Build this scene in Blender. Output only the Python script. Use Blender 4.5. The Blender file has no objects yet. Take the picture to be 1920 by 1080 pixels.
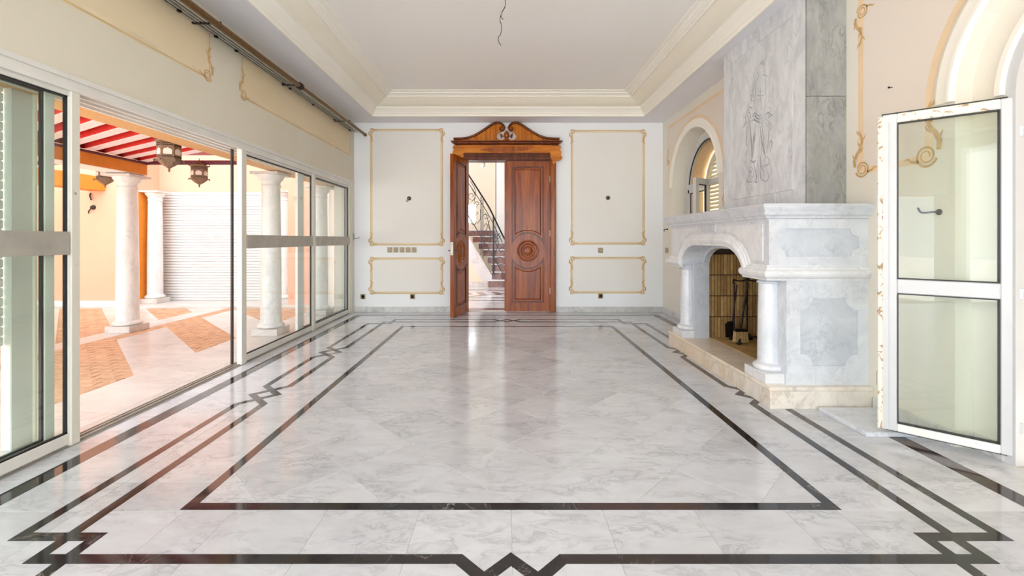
import bpy, math, random
from mathutils import Vector, Matrix
from mathutils.geometry import tessellate_polygon
random.seed(7)
PI = math.pi
S = bpy.context.scene
COL = S.collection

# ------------------------------------------------------------------ camera
F = 820.0
CX, CY, CH = 948.0, 449.0, 1.2          # principal point in the 1920x1080 frame, eye height
cd = bpy.data.cameras.new('camera'); cam = bpy.data.objects.new('camera', cd); COL.objects.link(cam)
cd.sensor_width = 36.0; cd.lens = F / 1920 * 36.0
cd.shift_x = (960 - CX) / 1920; cd.shift_y = (CY - 540) / 1920
cd.clip_start = 0.05; cd.clip_end = 200
cam.location = (0, 0, CH); cam.rotation_euler = (PI / 2, 0, 0)
S.camera = cam

# ------------------------------------------------------------------ sky, sun, exposure
w = bpy.data.worlds.new('sky'); S.world = w; w.use_nodes = True
bg = w.node_tree.nodes['Background']; bg.inputs[0].default_value = (0.84, 0.925, 1.0, 1); bg.inputs[1].default_value = 2.3
sd = bpy.data.lights.new('sun', 'SUN'); sun = bpy.data.objects.new('sun', sd); COL.objects.link(sun)
sd.energy = 15.0; sd.angle = math.radians(1.5); sd.color = (1.0, 0.99, 0.97)
sun.rotation_euler = Vector((-0.10, -0.55, -0.83)).to_track_quat('-Z', 'Y').to_euler()
ad = bpy.data.lights.new('near_fill', 'AREA'); al = bpy.data.objects.new('near_fill', ad); COL.objects.link(al)
ad.shape = 'RECTANGLE'; ad.size = 4.7; ad.size_y = 2.7; ad.energy = 46; ad.color = (.94, .97, 1.0)
al.location = (.05, -4.25, 1.45); al.rotation_euler = (PI / 2, 0, 0)      # area lamp added in the opening behind the viewer, standing in for daylight
vs = S.view_settings
S.display_settings.display_device = 'sRGB'
vs.view_transform = 'Standard'; vs.look = 'None'; vs.gamma = 1.0; vs.use_curve_mapping = False
vs.exposure = 0.97
try:
    S.cycles.max_bounces = 10; S.cycles.diffuse_bounces = 6; S.cycles.transparent_max_bounces = 12
    S.cycles.sample_clamp_indirect = 8.0
    S.cycles.use_denoising = True
except Exception:
    pass

# ------------------------------------------------------------------ materials
def srgb(r, g, b):
    f = lambda c: (c / 255 / 12.92) if c / 255 <= 0.04045 else ((c / 255 + 0.055) / 1.055) ** 2.4
    return (f(r), f(g), f(b), 1.0)

class NT:
    def __init__(s, name):
        s.m = bpy.data.materials.new(name); s.m.use_nodes = True
        s.t = s.m.node_tree; s.n = s.t.nodes; s.l = s.t.links
        s.b = s.n['Principled BSDF']; s.out = s.n['Material Output']
    def new(s, typ, **kw):
        n = s.n.new(typ)
        for k, v in kw.items():
            if k.startswith('i_'):
                n.inputs[int(k[2:])].default_value = v
            elif hasattr(n, k): setattr(n, k, v)
            else: n.inputs[k.replace('_', ' ')].default_value = v
        return n
    def link(s, a, b): s.l.new(a, b)
    def coords(s, scale=(1, 1, 1), rot=(0, 0, 0), rand=True):
        tc = s.new('ShaderNodeTexCoord')
        mp = s.new('ShaderNodeMapping'); mp.inputs['Scale'].default_value = scale; mp.inputs['Rotation'].default_value = rot
        s.link(tc.outputs['Object'], mp.inputs['Vector'])
        if rand:
            oi = s.new('ShaderNodeObjectInfo')
            mu = s.new('ShaderNodeMath', operation='MULTIPLY', i_1=37.0)
            s.link(oi.outputs['Random'], mu.inputs[0]); s.link(mu.outputs[0], mp.inputs['Location'])
        return mp.outputs['Vector']
    def noise(s, vec, scale=5, detail=6, rough=.55, dist=0.0):
        n = s.new('ShaderNodeTexNoise'); n.inputs['Scale'].default_value = scale; n.inputs['Detail'].default_value = detail
        n.inputs['Roughness'].default_value = rough; n.inputs['Distortion'].default_value = dist
        s.link(vec, n.inputs['Vector']); return n.outputs['Fac']
    def ramp(s, fac, stops, interp='LINEAR'):
        r = s.new('ShaderNodeValToRGB'); r.color_ramp.interpolation = interp; e = r.color_ramp.elements
        while len(e) < len(stops): e.new(0.5)
        for i, (p, c) in enumerate(stops):
            e[i].position = p; e[i].color = c if len(c) == 4 else (*c, 1)
        s.link(fac, r.inputs['Fac']); return r.outputs['Color']
    def mix(s, fac, a, b, blend='MIX'):
        n = s.new('ShaderNodeMix', data_type='RGBA', blend_type=blend)
        for sock, v in ((n.inputs[0], fac), (n.inputs[6], a), (n.inputs[7], b)):
            if isinstance(v, (int, float, tuple)): sock.default_value = v
            else: s.link(v, sock)
        return n.outputs[2]
    def math(s, op, a, b=None):
        n = s.new('ShaderNodeMath', operation=op)
        for i, v in enumerate((a, b)):
            if v is None: continue
            if isinstance(v, (int, float)): n.inputs[i].default_value = v
            else: s.link(v, n.inputs[i])
        return n.outputs[0]
    def bump(s, h, strength=.2, dist=.01):
        n = s.new('ShaderNodeBump'); n.inputs['Strength'].default_value = strength; n.inputs['Distance'].default_value = dist
        s.link(h, n.inputs['Height']); s.link(n.outputs[0], s.b.inputs['Normal'])
    def fin(s, col=None, rough=.5, metal=0.0, spec=.5, coat=0.0, coat_r=.05):
        if col is not None:
            if isinstance(col, tuple): s.b.inputs['Base Color'].default_value = col
            else: s.link(col, s.b.inputs['Base Color'])
        if isinstance(rough, (int, float)): s.b.inputs['Roughness'].default_value = rough
        else: s.link(rough, s.b.inputs['Roughness'])
        s.b.inputs['Metallic'].default_value = metal
        s.b.inputs['Specular IOR Level'].default_value = spec
        s.b.inputs['Coat Weight'].default_value = coat; s.b.inputs['Coat Roughness'].default_value = coat_r
        return s.m

def plain(name, c, rough=.5, metal=0.0, var=.12, scale=6, bump=.0, spec=.5, coat=0.0, rand=True, bscale=None, stretch=(1, 1, 1)):
    t = NT(name); v = t.coords(stretch, rand=rand); n = t.noise(v, scale, 5)
    dark = tuple(x * (1 - var) for x in c[:3]) + (1,); lite = tuple(min(1, x * (1 + var * .5)) for x in c[:3]) + (1,)
    col = t.ramp(n, [(.3, dark), (.7, lite)])
    if bump: t.bump(t.noise(v, bscale or scale * 8, 4), bump, .004)
    return t.fin(col, rough, metal, spec, coat)

def marble(name, base, vein, grey, rough=.12, scale=1.0, tone=.10, vein_amt=.8, rot=(0, 0, .7), spec=.5, warm=None, stretch=(1, 2.4, 1)):
    t = NT(name); v = t.coords(stretch, rot)
    cloud = t.noise(v, 1.6 * scale, 8, .66, .6)
    col = t.mix(t.ramp(cloud, [(.36, (0, 0, 0)), (.68, (1, 1, 1))]), base, grey)
    n1 = t.noise(v, 2.6 * scale, 9, .66, .7)
    r1 = t.math('ABSOLUTE', t.math('SUBTRACT', n1, .5))
    f1 = t.ramp(r1, [(0, (1, 1, 1)), (.035, (.25, .25, .25)), (.09, (0, 0, 0))])
    mask = t.ramp(t.noise(v, 1.3 * scale, 3), [(.42, (0, 0, 0)), (.62, (1, 1, 1))])
    f1 = t.math('MULTIPLY', t.math('MULTIPLY', f1, mask), vein_amt)
    col = t.mix(f1, col, vein)
    n2 = t.noise(v, 9 * scale, 6, .7, .8)
    f2 = t.math('MULTIPLY', t.ramp(n2, [(.60, (0, 0, 0)), (.74, (1, 1, 1))]), .32 * vein_amt)
    col = t.mix(f2, col, vein)
    if warm:
        wn = t.noise(t.coords((1, 1, 1), rand=False), 1.1, 5, .6, .6)
        col = t.mix(t.math('MULTIPLY', t.ramp(wn, [(.38, (0, 0, 0)), (.66, (1, 1, 1))]), .75), col, warm)
    oi = t.new('ShaderNodeObjectInfo')
    k = t.math('ADD', t.math('MULTIPLY', oi.outputs['Random'], tone), 1 - tone)
    hs = t.new('ShaderNodeHueSaturation'); t.link(k, hs.inputs['Value']); t.link(col, hs.inputs['Color'])
    rr = t.math('ADD', t.math('MULTIPLY', n2, .06), rough - .02)
    return t.fin(hs.outputs['Color'], rr, 0, spec)

def wood(name, a, b, c, stretch=(14, 14, .9), rough=.22, coat=.5):
    t = NT(name); v = t.coords(stretch)
    n = t.noise(v, 1.0, 7, .6, 1.0); g = t.noise(v, 6.0, 4, .6, .2)
    col = t.ramp(n, [(.30, b), (.5, a), (.72, c)])
    col = t.mix(t.math('MULTIPLY', t.ramp(g, [(.5, (0, 0, 0)), (.7, (1, 1, 1))]), .45), col, b)
    t.bump(g, .06, .002)
    return t.fin(col, rough, 0, .3, coat * .3, .08)

def peeling(name, paint, under, thr=.56, rough=.4, scale=9, stretch=(1, 1, 1)):
    t = NT(name); v = t.coords(stretch); n = t.noise(v, scale, 8, .68, .5)
    f = t.ramp(n, [(thr, (0, 0, 0)), (thr + .03, (1, 1, 1))])
    un = t.ramp(t.noise(v, 30, 4), [(.35, tuple(x * .6 for x in under[:3]) + (1,)), (.7, under)])
    col = t.mix(f, paint, un)
    t.bump(t.math('SUBTRACT', 1.0, f), .25, .003)
    return t.fin(col, rough)

def glassy(name, tint, k=1.0, rough=.0):
    t = NT(name)
    tr = t.new('ShaderNodeBsdfTransparent'); tr.inputs[0].default_value = tint
    gl = t.new('ShaderNodeBsdfGlossy'); gl.inputs['Roughness'].default_value = rough; gl.inputs[0].default_value = (1, 1, 1, 1)
    lw = t.new('ShaderNodeLayerWeight'); lw.inputs['Blend'].default_value = .5      # facing term, the same from both sides
    f = t.math('ADD', t.math('MULTIPLY', t.math('POWER', lw.outputs['Facing'], 5.0), .9 * k), .035 * k)
    mx = t.new('ShaderNodeMixShader'); t.link(f, mx.inputs[0]); t.link(tr.outputs[0], mx.inputs[1]); t.link(gl.outputs[0], mx.inputs[2])
    t.link(mx.outputs[0], t.out.inputs['Surface'])
    return t.m

def plaster(name, c, mott, var=.5, scale=.9):
    t = NT(name); v = t.coords((1, 1, 1), rand=False)
    n = t.noise(v, scale, 6, .6, .4); n2 = t.noise(v, 40, 5, .6)
    col = t.mix(t.math('MULTIPLY', t.ramp(n, [(.35, (0, 0, 0)), (.7, (1, 1, 1))]), var), c, mott)
    t.bump(n2, .08, .003)
    return t.fin(col, .62, 0, .3)

def inlay(name):
    t = NT(name); v = t.coords((1, 1, 1))
    n = t.noise(v, 2.0, 6, .6, .8)
    oi = t.new('ShaderNodeObjectInfo')
    red = t.ramp(oi.outputs['Random'], [(.0, srgb(40, 40, 44)), (.7, srgb(45, 43, 45)), (.92, srgb(54, 44, 43)), (1.0, srgb(74, 50, 46))])
    col = t.mix(t.ramp(n, [(.4, (0, 0, 0)), (.7, (1, 1, 1))]), red, srgb(52, 49, 50))
    r1 = t.math('ABSOLUTE', t.math('SUBTRACT', t.noise(v, 3.0, 8, .6, 1.5), .5))
    f = t.math('MULTIPLY', t.ramp(r1, [(0, (1, 1, 1)), (.012, (0, 0, 0))]), t.ramp(t.noise(v, 1.7, 2), [(.5, (0, 0, 0)), (.62, (1, 1, 1))]))
    col = t.mix(t.math('MULTIPLY', f, .6), col, srgb(170, 160, 150))
    return t.fin(col, .07, 0, .55)

M = {}
M['wall'] = plaster('plaster_white', srgb(243, 246, 249), srgb(240, 240, 238), .5)
M['wall_l'] = plaster('plaster_cream', srgb(224, 218, 202), srgb(214, 206, 184), .6)
M['wall_r'] = plaster('plaster_ivory', srgb(232, 228, 218), srgb(228, 220, 202), .55)
M['ceil'] = plaster('plaster_ceiling', srgb(246, 244, 242), srgb(245, 239, 230), .6, .6)
M['soffit'] = plaster('plaster_soffit', srgb(236, 236, 241), srgb(230, 229, 231), .5)
M['cornice'] = plaster('cornice_paint', srgb(246, 243, 234), srgb(240, 234, 216), .4)
M['cornice_y'] = plaster('cornice_cream', srgb(244, 239, 224), srgb(240, 231, 208), .5)
M['panel_p'] = plaster('panel_paint', srgb(238, 237, 233), srgb(234, 229, 222), .55)
M['panel_y'] = plaster('panel_paint_yellow', srgb(232, 216, 184), srgb(226, 206, 168), .55)
M['panel_pk'] = plaster('panel_paint_pink', srgb(232, 222, 211), srgb(228, 215, 201), .55)
M['bord'] = plain('border_paint', srgb(231, 214, 182), .6, var=.12, scale=3)
M['bord_d'] = plain('border_paint_dark', srgb(216, 190, 144), .6, var=.15, scale=3)
M['bord_pk'] = plain('border_paint_peach', srgb(238, 212, 176), .6, var=.10, scale=3)
M['scroll'] = plain('scroll_paint', srgb(212, 174, 120), .6, var=.3, scale=20)
M['tile'] = marble('marble_tile', srgb(216, 219, 225), srgb(148, 150, 157), srgb(203, 205, 211), .11, 2.1, .12, .55)
M['tile_h'] = marble('marble_hall_tile', srgb(226, 226, 228), srgb(150, 150, 155), srgb(206, 206, 210), .1, 1.3, .10, .7)
M['grout'] = plain('grout', srgb(206, 202, 194), .7)
M['inlay'] = inlay('inlay_marble')
M['inlay_r'] = marble('red_marble', srgb(140, 88, 76), srgb(190, 160, 150), srgb(92, 52, 46), .12, 2.0, .2, .5)
M['fm'] = marble('fireplace_marble', srgb(222, 225, 230), srgb(150, 156, 164), srgb(206, 210, 217), .16, 3.6, .05, .34)
M['fm_w'] = marble('white_marble', srgb(234, 235, 237), srgb(190, 192, 196), srgb(222, 224, 227), .2, 3.0, .04, .5)
M['fm_g'] = marble('grey_marble', srgb(208, 213, 220), srgb(140, 146, 154), srgb(192, 198, 206), .16, 3.6, .05, .4)
M['breast'] = marble('breast_marble', srgb(230, 232, 236), srgb(160, 164, 170), srgb(198, 202, 208), .2, 1.5, .04, .42, rot=(.6, 0, 0), stretch=(1, 2.6, 1))
M['breast_s'] = marble('breast_side_marble_shaded', srgb(168, 168, 165), srgb(104, 104, 100), srgb(142, 143, 141), .2, 2.0, .06, .6, rot=(0, .7, 0), stretch=(2.4, 1, 1))  # darker slab of its own, darkened further for shade on this side
M['hearth'] = marble('hearth_marble', srgb(238, 232, 222), srgb(170, 162, 150), srgb(226, 216, 202), .2, 1.4, .06, .6, warm=srgb(230, 204, 164))
M['base'] = marble('baseboard_marble', srgb(226, 226, 226), srgb(150, 150, 150), srgb(205, 203, 198), .25, 2.4, .1, .8)
M['col'] = marble('column_marble', srgb(232, 231, 229), srgb(166, 165, 164), srgb(216, 215, 213), .3, 2.2, .04, .4, rot=(0, .6, .3))
M['terr'] = marble('terrace_marble', srgb(218, 212, 206), srgb(170, 160, 152), srgb(202, 195, 189), .28, 1.2, .08, .6)
M['wood'] = wood('varnished_wood', srgb(158, 80, 18), srgb(104, 46, 8), srgb(188, 106, 30), coat=.25)
M['wood_h'] = wood('varnished_wood_frieze', srgb(208, 120, 18), srgb(138, 70, 8), srgb(226, 150, 38), (1.1, 14, 14))
M['wood_p'] = wood('varnished_wood_pediment', srgb(198, 112, 20), srgb(140, 70, 8), srgb(216, 138, 36), (18, 14, .8))
M['wood_l'] = wood('varnished_wood_leaf', srgb(150, 70, 16), srgb(98, 40, 8), srgb(182, 98, 28), rough=.26, coat=.3)
M['wood_d'] = wood('varnished_wood_moulding', srgb(104, 46, 12), srgb(64, 26, 6), srgb(132, 64, 20), rough=.3, coat=.3)
M['alu'] = plain('white_aluminium', srgb(226, 224, 218), .35, var=.08, scale=4)
M['alu_s'] = plain('bare_aluminium', srgb(186, 184, 178), .38, metal=.6, var=.15, scale=10)
M['alu_p'] = peeling('chipped_white_frame', srgb(224, 220, 208), srgb(150, 136, 112), .66, .4, 7)
M['gasket'] = plain('black_rubber', srgb(34, 33, 34), .5)
M['band'] = plain('brushed_plate', srgb(182, 178, 168), .42, metal=.25, var=.2, scale=5)
M['glass'] = glassy('clear_glass', (.965, .985, .975, 1), 1.0)
M['glass_g'] = glassy('green_glass', (.91, .95, .92, 1), 1.0)
M['glass_o'] = glassy('old_glass', (.93, .955, .925, 1), .9)
M['rod'] = plain('brown_brass', srgb(112, 82, 44), .35, metal=.5, var=.3, scale=25)
M['iron'] = plain('wrought_iron', srgb(38, 32, 30), .45, metal=.6, var=.3, scale=30)
M['iron_b'] = plain('painted_iron', srgb(66, 70, 76), .45, metal=.3, var=.25, scale=30)
M['tan'] = plain('tan_stucco', srgb(222, 176, 120), .8, var=.22, scale=60, bump=.4)
M['peach'] = plaster('peach_stucco', srgb(228, 174, 148), srgb(233, 186, 160), .6, .7)
M['peach_w'] = plaster('pale_stucco', srgb(250, 236, 216), srgb(248, 226, 200), .6, .7)
M['orange'] = plain('orange_paint', srgb(226, 140, 44), .65, var=.1, scale=8)
M['red'] = plain('red_paint', srgb(206, 52, 46), .5, var=.22, scale=14)
M['red_d'] = plain('dark_red_paint', srgb(120, 30, 34), .5, var=.3, scale=14)
M['purple'] = plain('purple_paint', srgb(104, 44, 56), .55, var=.2, scale=12)
M['white'] = plain('white_paint', srgb(244, 242, 238), .5, var=.05, scale=6)
M['shut'] = plain('shutter_white', srgb(226, 224, 221), .45, var=.06, scale=3)
M['shut_y'] = plain('shutter_cream', srgb(232, 224, 196), .5, var=.08, scale=3)
M['brickp'] = plain('paving_brick', srgb(204, 164, 130), .75, var=.25, scale=9, bump=.2)
M['lant'] = plain('lantern_metal', srgb(136, 112, 90), .5, metal=.25, var=.4, scale=60)
M['milk'] = plain('milk_glass', srgb(226, 220, 212), .3, var=.05)
M['cream'] = peeling('peeling_cream_paint', srgb(236, 229, 214), srgb(196, 164, 126), .56, .45, 22)
M['cream_l'] = peeling('flaked_white_paint', srgb(238, 236, 230), srgb(168, 136, 104), .67, .4, 22)
M['whitep'] = plain('gloss_white_paint', srgb(208, 209, 210), .3, var=.04, scale=4)
M['brass'] = plain('switch_brass', srgb(176, 160, 130), .4, metal=.15, var=.2, scale=30)
M['brass_d'] = plain('switch_dark', srgb(92, 76, 56), .45, var=.2, scale=30)
M['steel'] = plain('lock_steel', srgb(180, 174, 160), .35, metal=.7, var=.2, scale=30)
M['cable'] = plain('black_cable', srgb(44, 40, 36), .5)
M['hallw'] = plaster('hall_plaster', srgb(228, 220, 202), srgb(216, 206, 184), .5)
M['hallw2'] = plaster('hall_plaster_pale', srgb(232, 234, 234), srgb(224, 226, 224), .5)
M['soot'] = plain('sooty_hood', srgb(52, 40, 28), .8, var=.4)
M['bristle'] = plain('brush_bristle', srgb(176, 148, 98), .8, var=.3, scale=60)
M['etch'] = plain('etched_line', srgb(128, 130, 136), .5, var=.2, scale=40)
M['etch_l'] = plain('etched_light_line', srgb(160, 163, 168), .5, var=.2, scale=40)
M['deck'] = plain('roof_boards', srgb(150, 90, 60), .7)

def firebrick():
    t = NT('firebrick'); v = t.coords((1, 1, 1))
    oi = t.new('ShaderNodeObjectInfo')
    c = t.ramp(oi.outputs['Random'], [(0, srgb(150, 116, 68)), (.35, srgb(176, 140, 88)), (.7, srgb(194, 162, 108)), (1, srgb(160, 128, 80))])
    n = t.noise(v, 14, 6, .65)
    c = t.mix(t.math('MULTIPLY', t.ramp(n, [(.45, (0, 0, 0)), (.7, (1, 1, 1))]), .5), c, srgb(110, 80, 46))
    t.bump(n, .2, .003)
    return t.fin(c, .75)
M['fb'] = firebrick()
M['fbm'] = plain('soot_mortar', srgb(58, 42, 28), .9)

def lace():
    t = NT('lace_stencil'); v = t.coords((1, 1, 1), rand=False)
    vo = t.new('ShaderNodeTexVoronoi'); vo.inputs['Scale'].default_value = 34; t.link(v, vo.inputs['Vector'])
    f = t.ramp(vo.outputs['Distance'], [(.16, (1, 1, 1)), (.26, (0, 0, 0))])
    n = t.ramp(t.noise(v, 22, 3), [(.45, (0, 0, 0)), (.55, (1, 1, 1))])
    c = t.mix(t.math('MULTIPLY', f, n), srgb(240, 226, 226), srgb(168, 110, 118))
    return t.fin(c, .55)
M['lace'] = lace()

# ------------------------------------------------------------------ mesh helpers
class MB:
    def __init__(s): s.v = []; s.f = []; s.sm = []
    def add(s, vs_, fs, smooth=False):
        o = len(s.v); s.v += [tuple(v) for v in vs_]
        s.f += [tuple(i + o for i in f) for f in fs]; s.sm += [smooth] * len(fs); return s
    def box(s, x0, x1, y0, y1, z0, z1):
        x0, x1 = min(x0, x1), max(x0, x1); y0, y1 = min(y0, y1), max(y0, y1); z0, z1 = min(z0, z1), max(z0, z1)
        v = [(x0, y0, z0), (x1, y0, z0), (x1, y1, z0), (x0, y1, z0), (x0, y0, z1), (x1, y0, z1), (x1, y1, z1), (x0, y1, z1)]
        return s.add(v, [(0, 3, 2, 1), (4, 5, 6, 7), (0, 1, 5, 4), (1, 2, 6, 5), (2, 3, 7, 6), (3, 0, 4, 7)])
    def bbox(s, x0, x1, y0, y1, z0, z1, b=.004):
        """box with chamfered edges"""
        x0, x1 = min(x0, x1), max(x0, x1); y0, y1 = min(y0, y1), max(y0, y1); z0, z1 = min(z0, z1), max(z0, z1)
        b = min(b, (x1 - x0) * .45, (y1 - y0) * .45, (z1 - z0) * .45)
        idx = {}; vs_ = []
        X = (x0, x1); Y = (y0, y1); Z = (z0, z1)
        for i in (0, 1):
            for j in (0, 1):
                for k in (0, 1):
                    sx, sy, sz = (b, -b)[i], (b, -b)[j], (b, -b)[k]
                    for a in range(3):
                        p = [X[i] + sx, Y[j] + sy, Z[k] + sz]
                        p[a] = (X[i], Y[j], Z[k])[a]
                        idx[i, j, k, a] = len(vs_); vs_.append(tuple(p))
        fs = []
        for a in range(3):
            o1, o2 = (a + 1) % 3, (a + 2) % 3
            for sgn in (0, 1):
                q = []
                for (p, r) in ((0, 0), (1, 0), (1, 1), (0, 1)):
                    c = [0, 0, 0]; c[a] = sgn; c[o1] = p; c[o2] = r; q.append(idx[c[0], c[1], c[2], a])
                fs.append(tuple(q if sgn else q[::-1]))
        for a in range(3):
            o1, o2 = (a + 1) % 3, (a + 2) % 3
            for p in (0, 1):
                for r in (0, 1):
                    c0 = [0, 0, 0]; c1 = [0, 0, 0]; c0[a] = 0; c1[a] = 1
                    for c in (c0, c1): c[o1] = p; c[o2] = r
                    q = [idx[(*c0, o1)], idx[(*c1, o1)], idx[(*c1, o2)], idx[(*c0, o2)]]
                    fs.append(tuple(q if (p ^ r) else q[::-1]))
        for i in (0, 1):
            for j in (0, 1):
                for k in (0, 1):
                    q = [idx[i, j, k, a] for a in range(3)]
                    fs.append(tuple(q if (i + j + k) % 2 else q[::-1]))
        return s.add(vs_, fs)
    def poly(s, pts, holes, o, u, v, n, d, smooth=False):
        """prism of polygon (2d pts) with holes; plane origin o, axes u v, extruded d along n"""
        o, u, v, n = Vector(o), Vector(u), Vector(v), Vector(n)
        loops = [list(pts)] + [list(h) for h in holes]
        flat = [p for lp in loops for p in lp]
        tri = tessellate_polygon([[Vector((p[0], p[1], 0)) for p in lp] for lp in loops])
        N = len(flat)
        A = [o + u * p[0] + v * p[1] for p in flat]; B = [a + n * d for a in A]
        fs = []
        for t_ in tri:
            fs.append((t_[0], t_[1], t_[2])); fs.append((t_[2] + N, t_[1] + N, t_[0] + N))
        s.add([tuple(p) for p in A + B], fs)
        k = 0; side = []
        for lp in loops:
            m = len(lp)
            for i in range(m):
                a, b = k + i, k + (i + 1) % m; side.append((a, b, b + N, a + N))
            k += m
        o2 = len(s.v) - 2 * N
        s.f += [tuple(i + o2 for i in f) for f in side]; s.sm += [smooth] * len(side)
        return s
    def lathe(s, prof, c, seg=28, axis='z', a0=0, a1=2 * PI, smooth=True):
        """prof: (radius, height)"""
        full = abs(a1 - a0 - 2 * PI) < 1e-6
        ns = seg if full else seg + 1
        vs_ = []
        for r, h in prof:
            for i in range(ns):
                a = a0 + (a1 - a0) * i / seg
                if axis == 'z': vs_.append((c[0] + r * math.cos(a), c[1] + r * math.sin(a), c[2] + h))
                elif axis == 'y': vs_.append((c[0] + r * math.cos(a), c[1] + h, c[2] + r * math.sin(a)))
                else: vs_.append((c[0] + h, c[1] + r * math.cos(a), c[2] + r * math.sin(a)))
        fs = []
        for j in range(len(prof) - 1):
            for i in range(seg):
                i2 = (i + 1) % ns
                fs.append((j * ns + i, j * ns + i2, (j + 1) * ns + i2, (j + 1) * ns + i))
        s.add(vs_, fs, smooth)
        if full:
            for j in (0, len(prof) - 1):
                if prof[j][0] > 1e-5:
                    s.add([vs_[j * ns + i] for i in range(ns)], [tuple(range(ns))], False)
        return s
    def tube(s, pts, r, seg=8, caps=True):
        pts = [Vector(p) for p in pts]; n = len(pts)
        rs = r if isinstance(r, (list, tuple)) else [r] * n
        up = None; vs_ = []
        for i, p in enumerate(pts):
            t_ = (pts[min(i + 1, n - 1)] - pts[max(i - 1, 0)])
            t_ = t_.normalized() if t_.length > 1e-9 else Vector((0, 0, 1))
            if up is None:
                up = Vector((0, 0, 1)) if abs(t_.z) < .9 else Vector((1, 0, 0))
            a = t_.cross(up)
            if a.length < 1e-6: a = t_.cross(Vector((0, 1, 0.3)))
            a.normalize(); b = a.cross(t_).normalized(); up = b
            for k in range(seg):
                an = 2 * PI * k / seg; vs_.append(tuple(p + a * rs[i] * math.cos(an) + b * rs[i] * math.sin(an)))
        fs = [(i * seg + k, i * seg + (k + 1) % seg, (i + 1) * seg + (k + 1) % seg, (i + 1) * seg + k) for i in range(n - 1) for k in range(seg)]
        s.add(vs_, fs, True)
        if caps:
            s.add(vs_[:seg], [tuple(range(seg))[::-1]]); s.add(vs_[-seg:], [tuple(range(seg))])
        return s
    def ribbon(s, pts, wd, o, u, v, n, d=.0015):
        """flat painted stroke along 2d pts in a plane; width wd (number or list)"""
        o, u, v, n = Vector(o), Vector(u), Vector(v), Vector(n); m = len(pts)
        ws = wd if isinstance(wd, (list, tuple)) else [wd] * m
        A = []
        for i, p in enumerate(pts):
            a, b = pts[max(i - 1, 0)], pts[min(i + 1, m - 1)]
            dx, dy = b[0] - a[0], b[1] - a[1]; L = math.hypot(dx, dy) or 1
            nx, ny = -dy / L, dx / L
            A.append((p[0] + nx * ws[i] / 2, p[1] + ny * ws[i] / 2)); A.append((p[0] - nx * ws[i] / 2, p[1] - ny * ws[i] / 2))
        V = [tuple(o + u * p[0] + v * p[1] + n * d) for p in A]
        return s.add(V, [(2 * i, 2 * i + 1, 2 * i + 3, 2 * i + 2) for i in range(m - 1)])
    def plan(s, path, prof, closed=False, cap=True, smooth=False):
        """sweep prof (outward offset, z) along a plan path (x,y); outward = right of travel"""
        n = len(path); rings = []
        for i in range(n):
            p = Vector(path[i])
            d0 = (p - Vector(path[i - 1])).normalized() if (i > 0 or closed) else None
            d1 = (Vector(path[(i + 1) % n]) - p).normalized() if (i < n - 1 or closed) else None
            n0 = Vector((d0.y, -d0.x)) if d0 else None; n1 = Vector((d1.y, -d1.x)) if d1 else None
            if n0 is None: m = n1
            elif n1 is None: m = n0
            else:
                m = (n0 + n1); m = m / max(1e-6, m.dot(n0))
            rings.append([(p.x + m.x * q[0], p.y + m.y * q[0], q[1]) for q in prof])
        k = len(prof); V = [q for r_ in rings for q in r_]
        fs = [(i * k + j, ((i + 1) % n) * k + j, ((i + 1) % n) * k + (j + 1) % k, i * k + (j + 1) % k)
              for i in range(n if closed else n - 1) for j in range(k)]
        s.add(V, fs, smooth)
        if cap and not closed:
            s.add(rings[0], [tuple(range(k))]); s.add(rings[-1], [tuple(range(k))[::-1]])
        return s
    def wallsweep(s, path, prof, X, sgn=-1, cap=True):
        """sweep prof (offset along path normal, projection) along a (y,z) path on plane x=X; projection towards sgn x"""
        n = len(path); rings = []
        for i in range(n):
            p = Vector(path[i])
            d0 = (p - Vector(path[i - 1])).normalized() if i > 0 else None
            d1 = (Vector(path[i + 1]) - p).normalized() if i < n - 1 else None
            n0 = Vector((-d0.y, d0.x)) if d0 else None; n1 = Vector((-d1.y, d1.x)) if d1 else None
            if n0 is None: m = n1
            elif n1 is None: m = n0
            else:
                m = n0 + n1; m = m / max(1e-6, m.dot(n0))
            rings.append([(X + sgn * q[1], p.x + m.x * q[0], p.y + m.y * q[0]) for q in prof])
        k = len(prof)
        s.add([q for r_ in rings for q in r_], [(i * k + j, (i + 1) * k + j, (i + 1) * k + (j + 1) % k, i * k + (j + 1) % k) for i in range(n - 1) for j in range(k)])
        if cap: s.add(rings[0], [tuple(range(k))[::-1]]); s.add(rings[-1], [tuple(range(k))])
        return s
    def mesh(s, name):
        me = bpy.data.meshes.new(name); me.from_pydata(s.v, [], s.f)
        me.polygons.foreach_set('use_smooth', s.sm); me.validate(); me.update()
        import bmesh
        bm = bmesh.new(); bm.from_mesh(me)
        bmesh.ops.recalc_face_normals(bm, faces=bm.faces[:]); bm.to_mesh(me); bm.free()
        return me
    def obj(s, name, m, parent=None, auto=False):
        me = s.mesh(name)
        for mm in (m if isinstance(m, (list, tuple)) else [m]): me.materials.append(mm)
        return put(name, me, parent)

def put(name, me, parent=None):
    o = bpy.data.objects.new(name, me); COL.objects.link(o)
    if parent is not None: attach(o, parent)
    return o

ORG = {}
def attach(o, parent):
    o.parent = parent
    if not parent.get('_local'):
        # children of world-placed things are modelled in world coordinates
        off = parent.location if parent.parent is None else Vector((0, 0, 0))
        o.matrix_parent_inverse = Matrix.Translation(-off)

def prop(o, label=None, cat=None, group=None, kind=None):
    if label: o['label'] = label
    if cat: o['category'] = cat
    if group: o['group'] = group
    if kind: o['kind'] = kind
    return o

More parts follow.
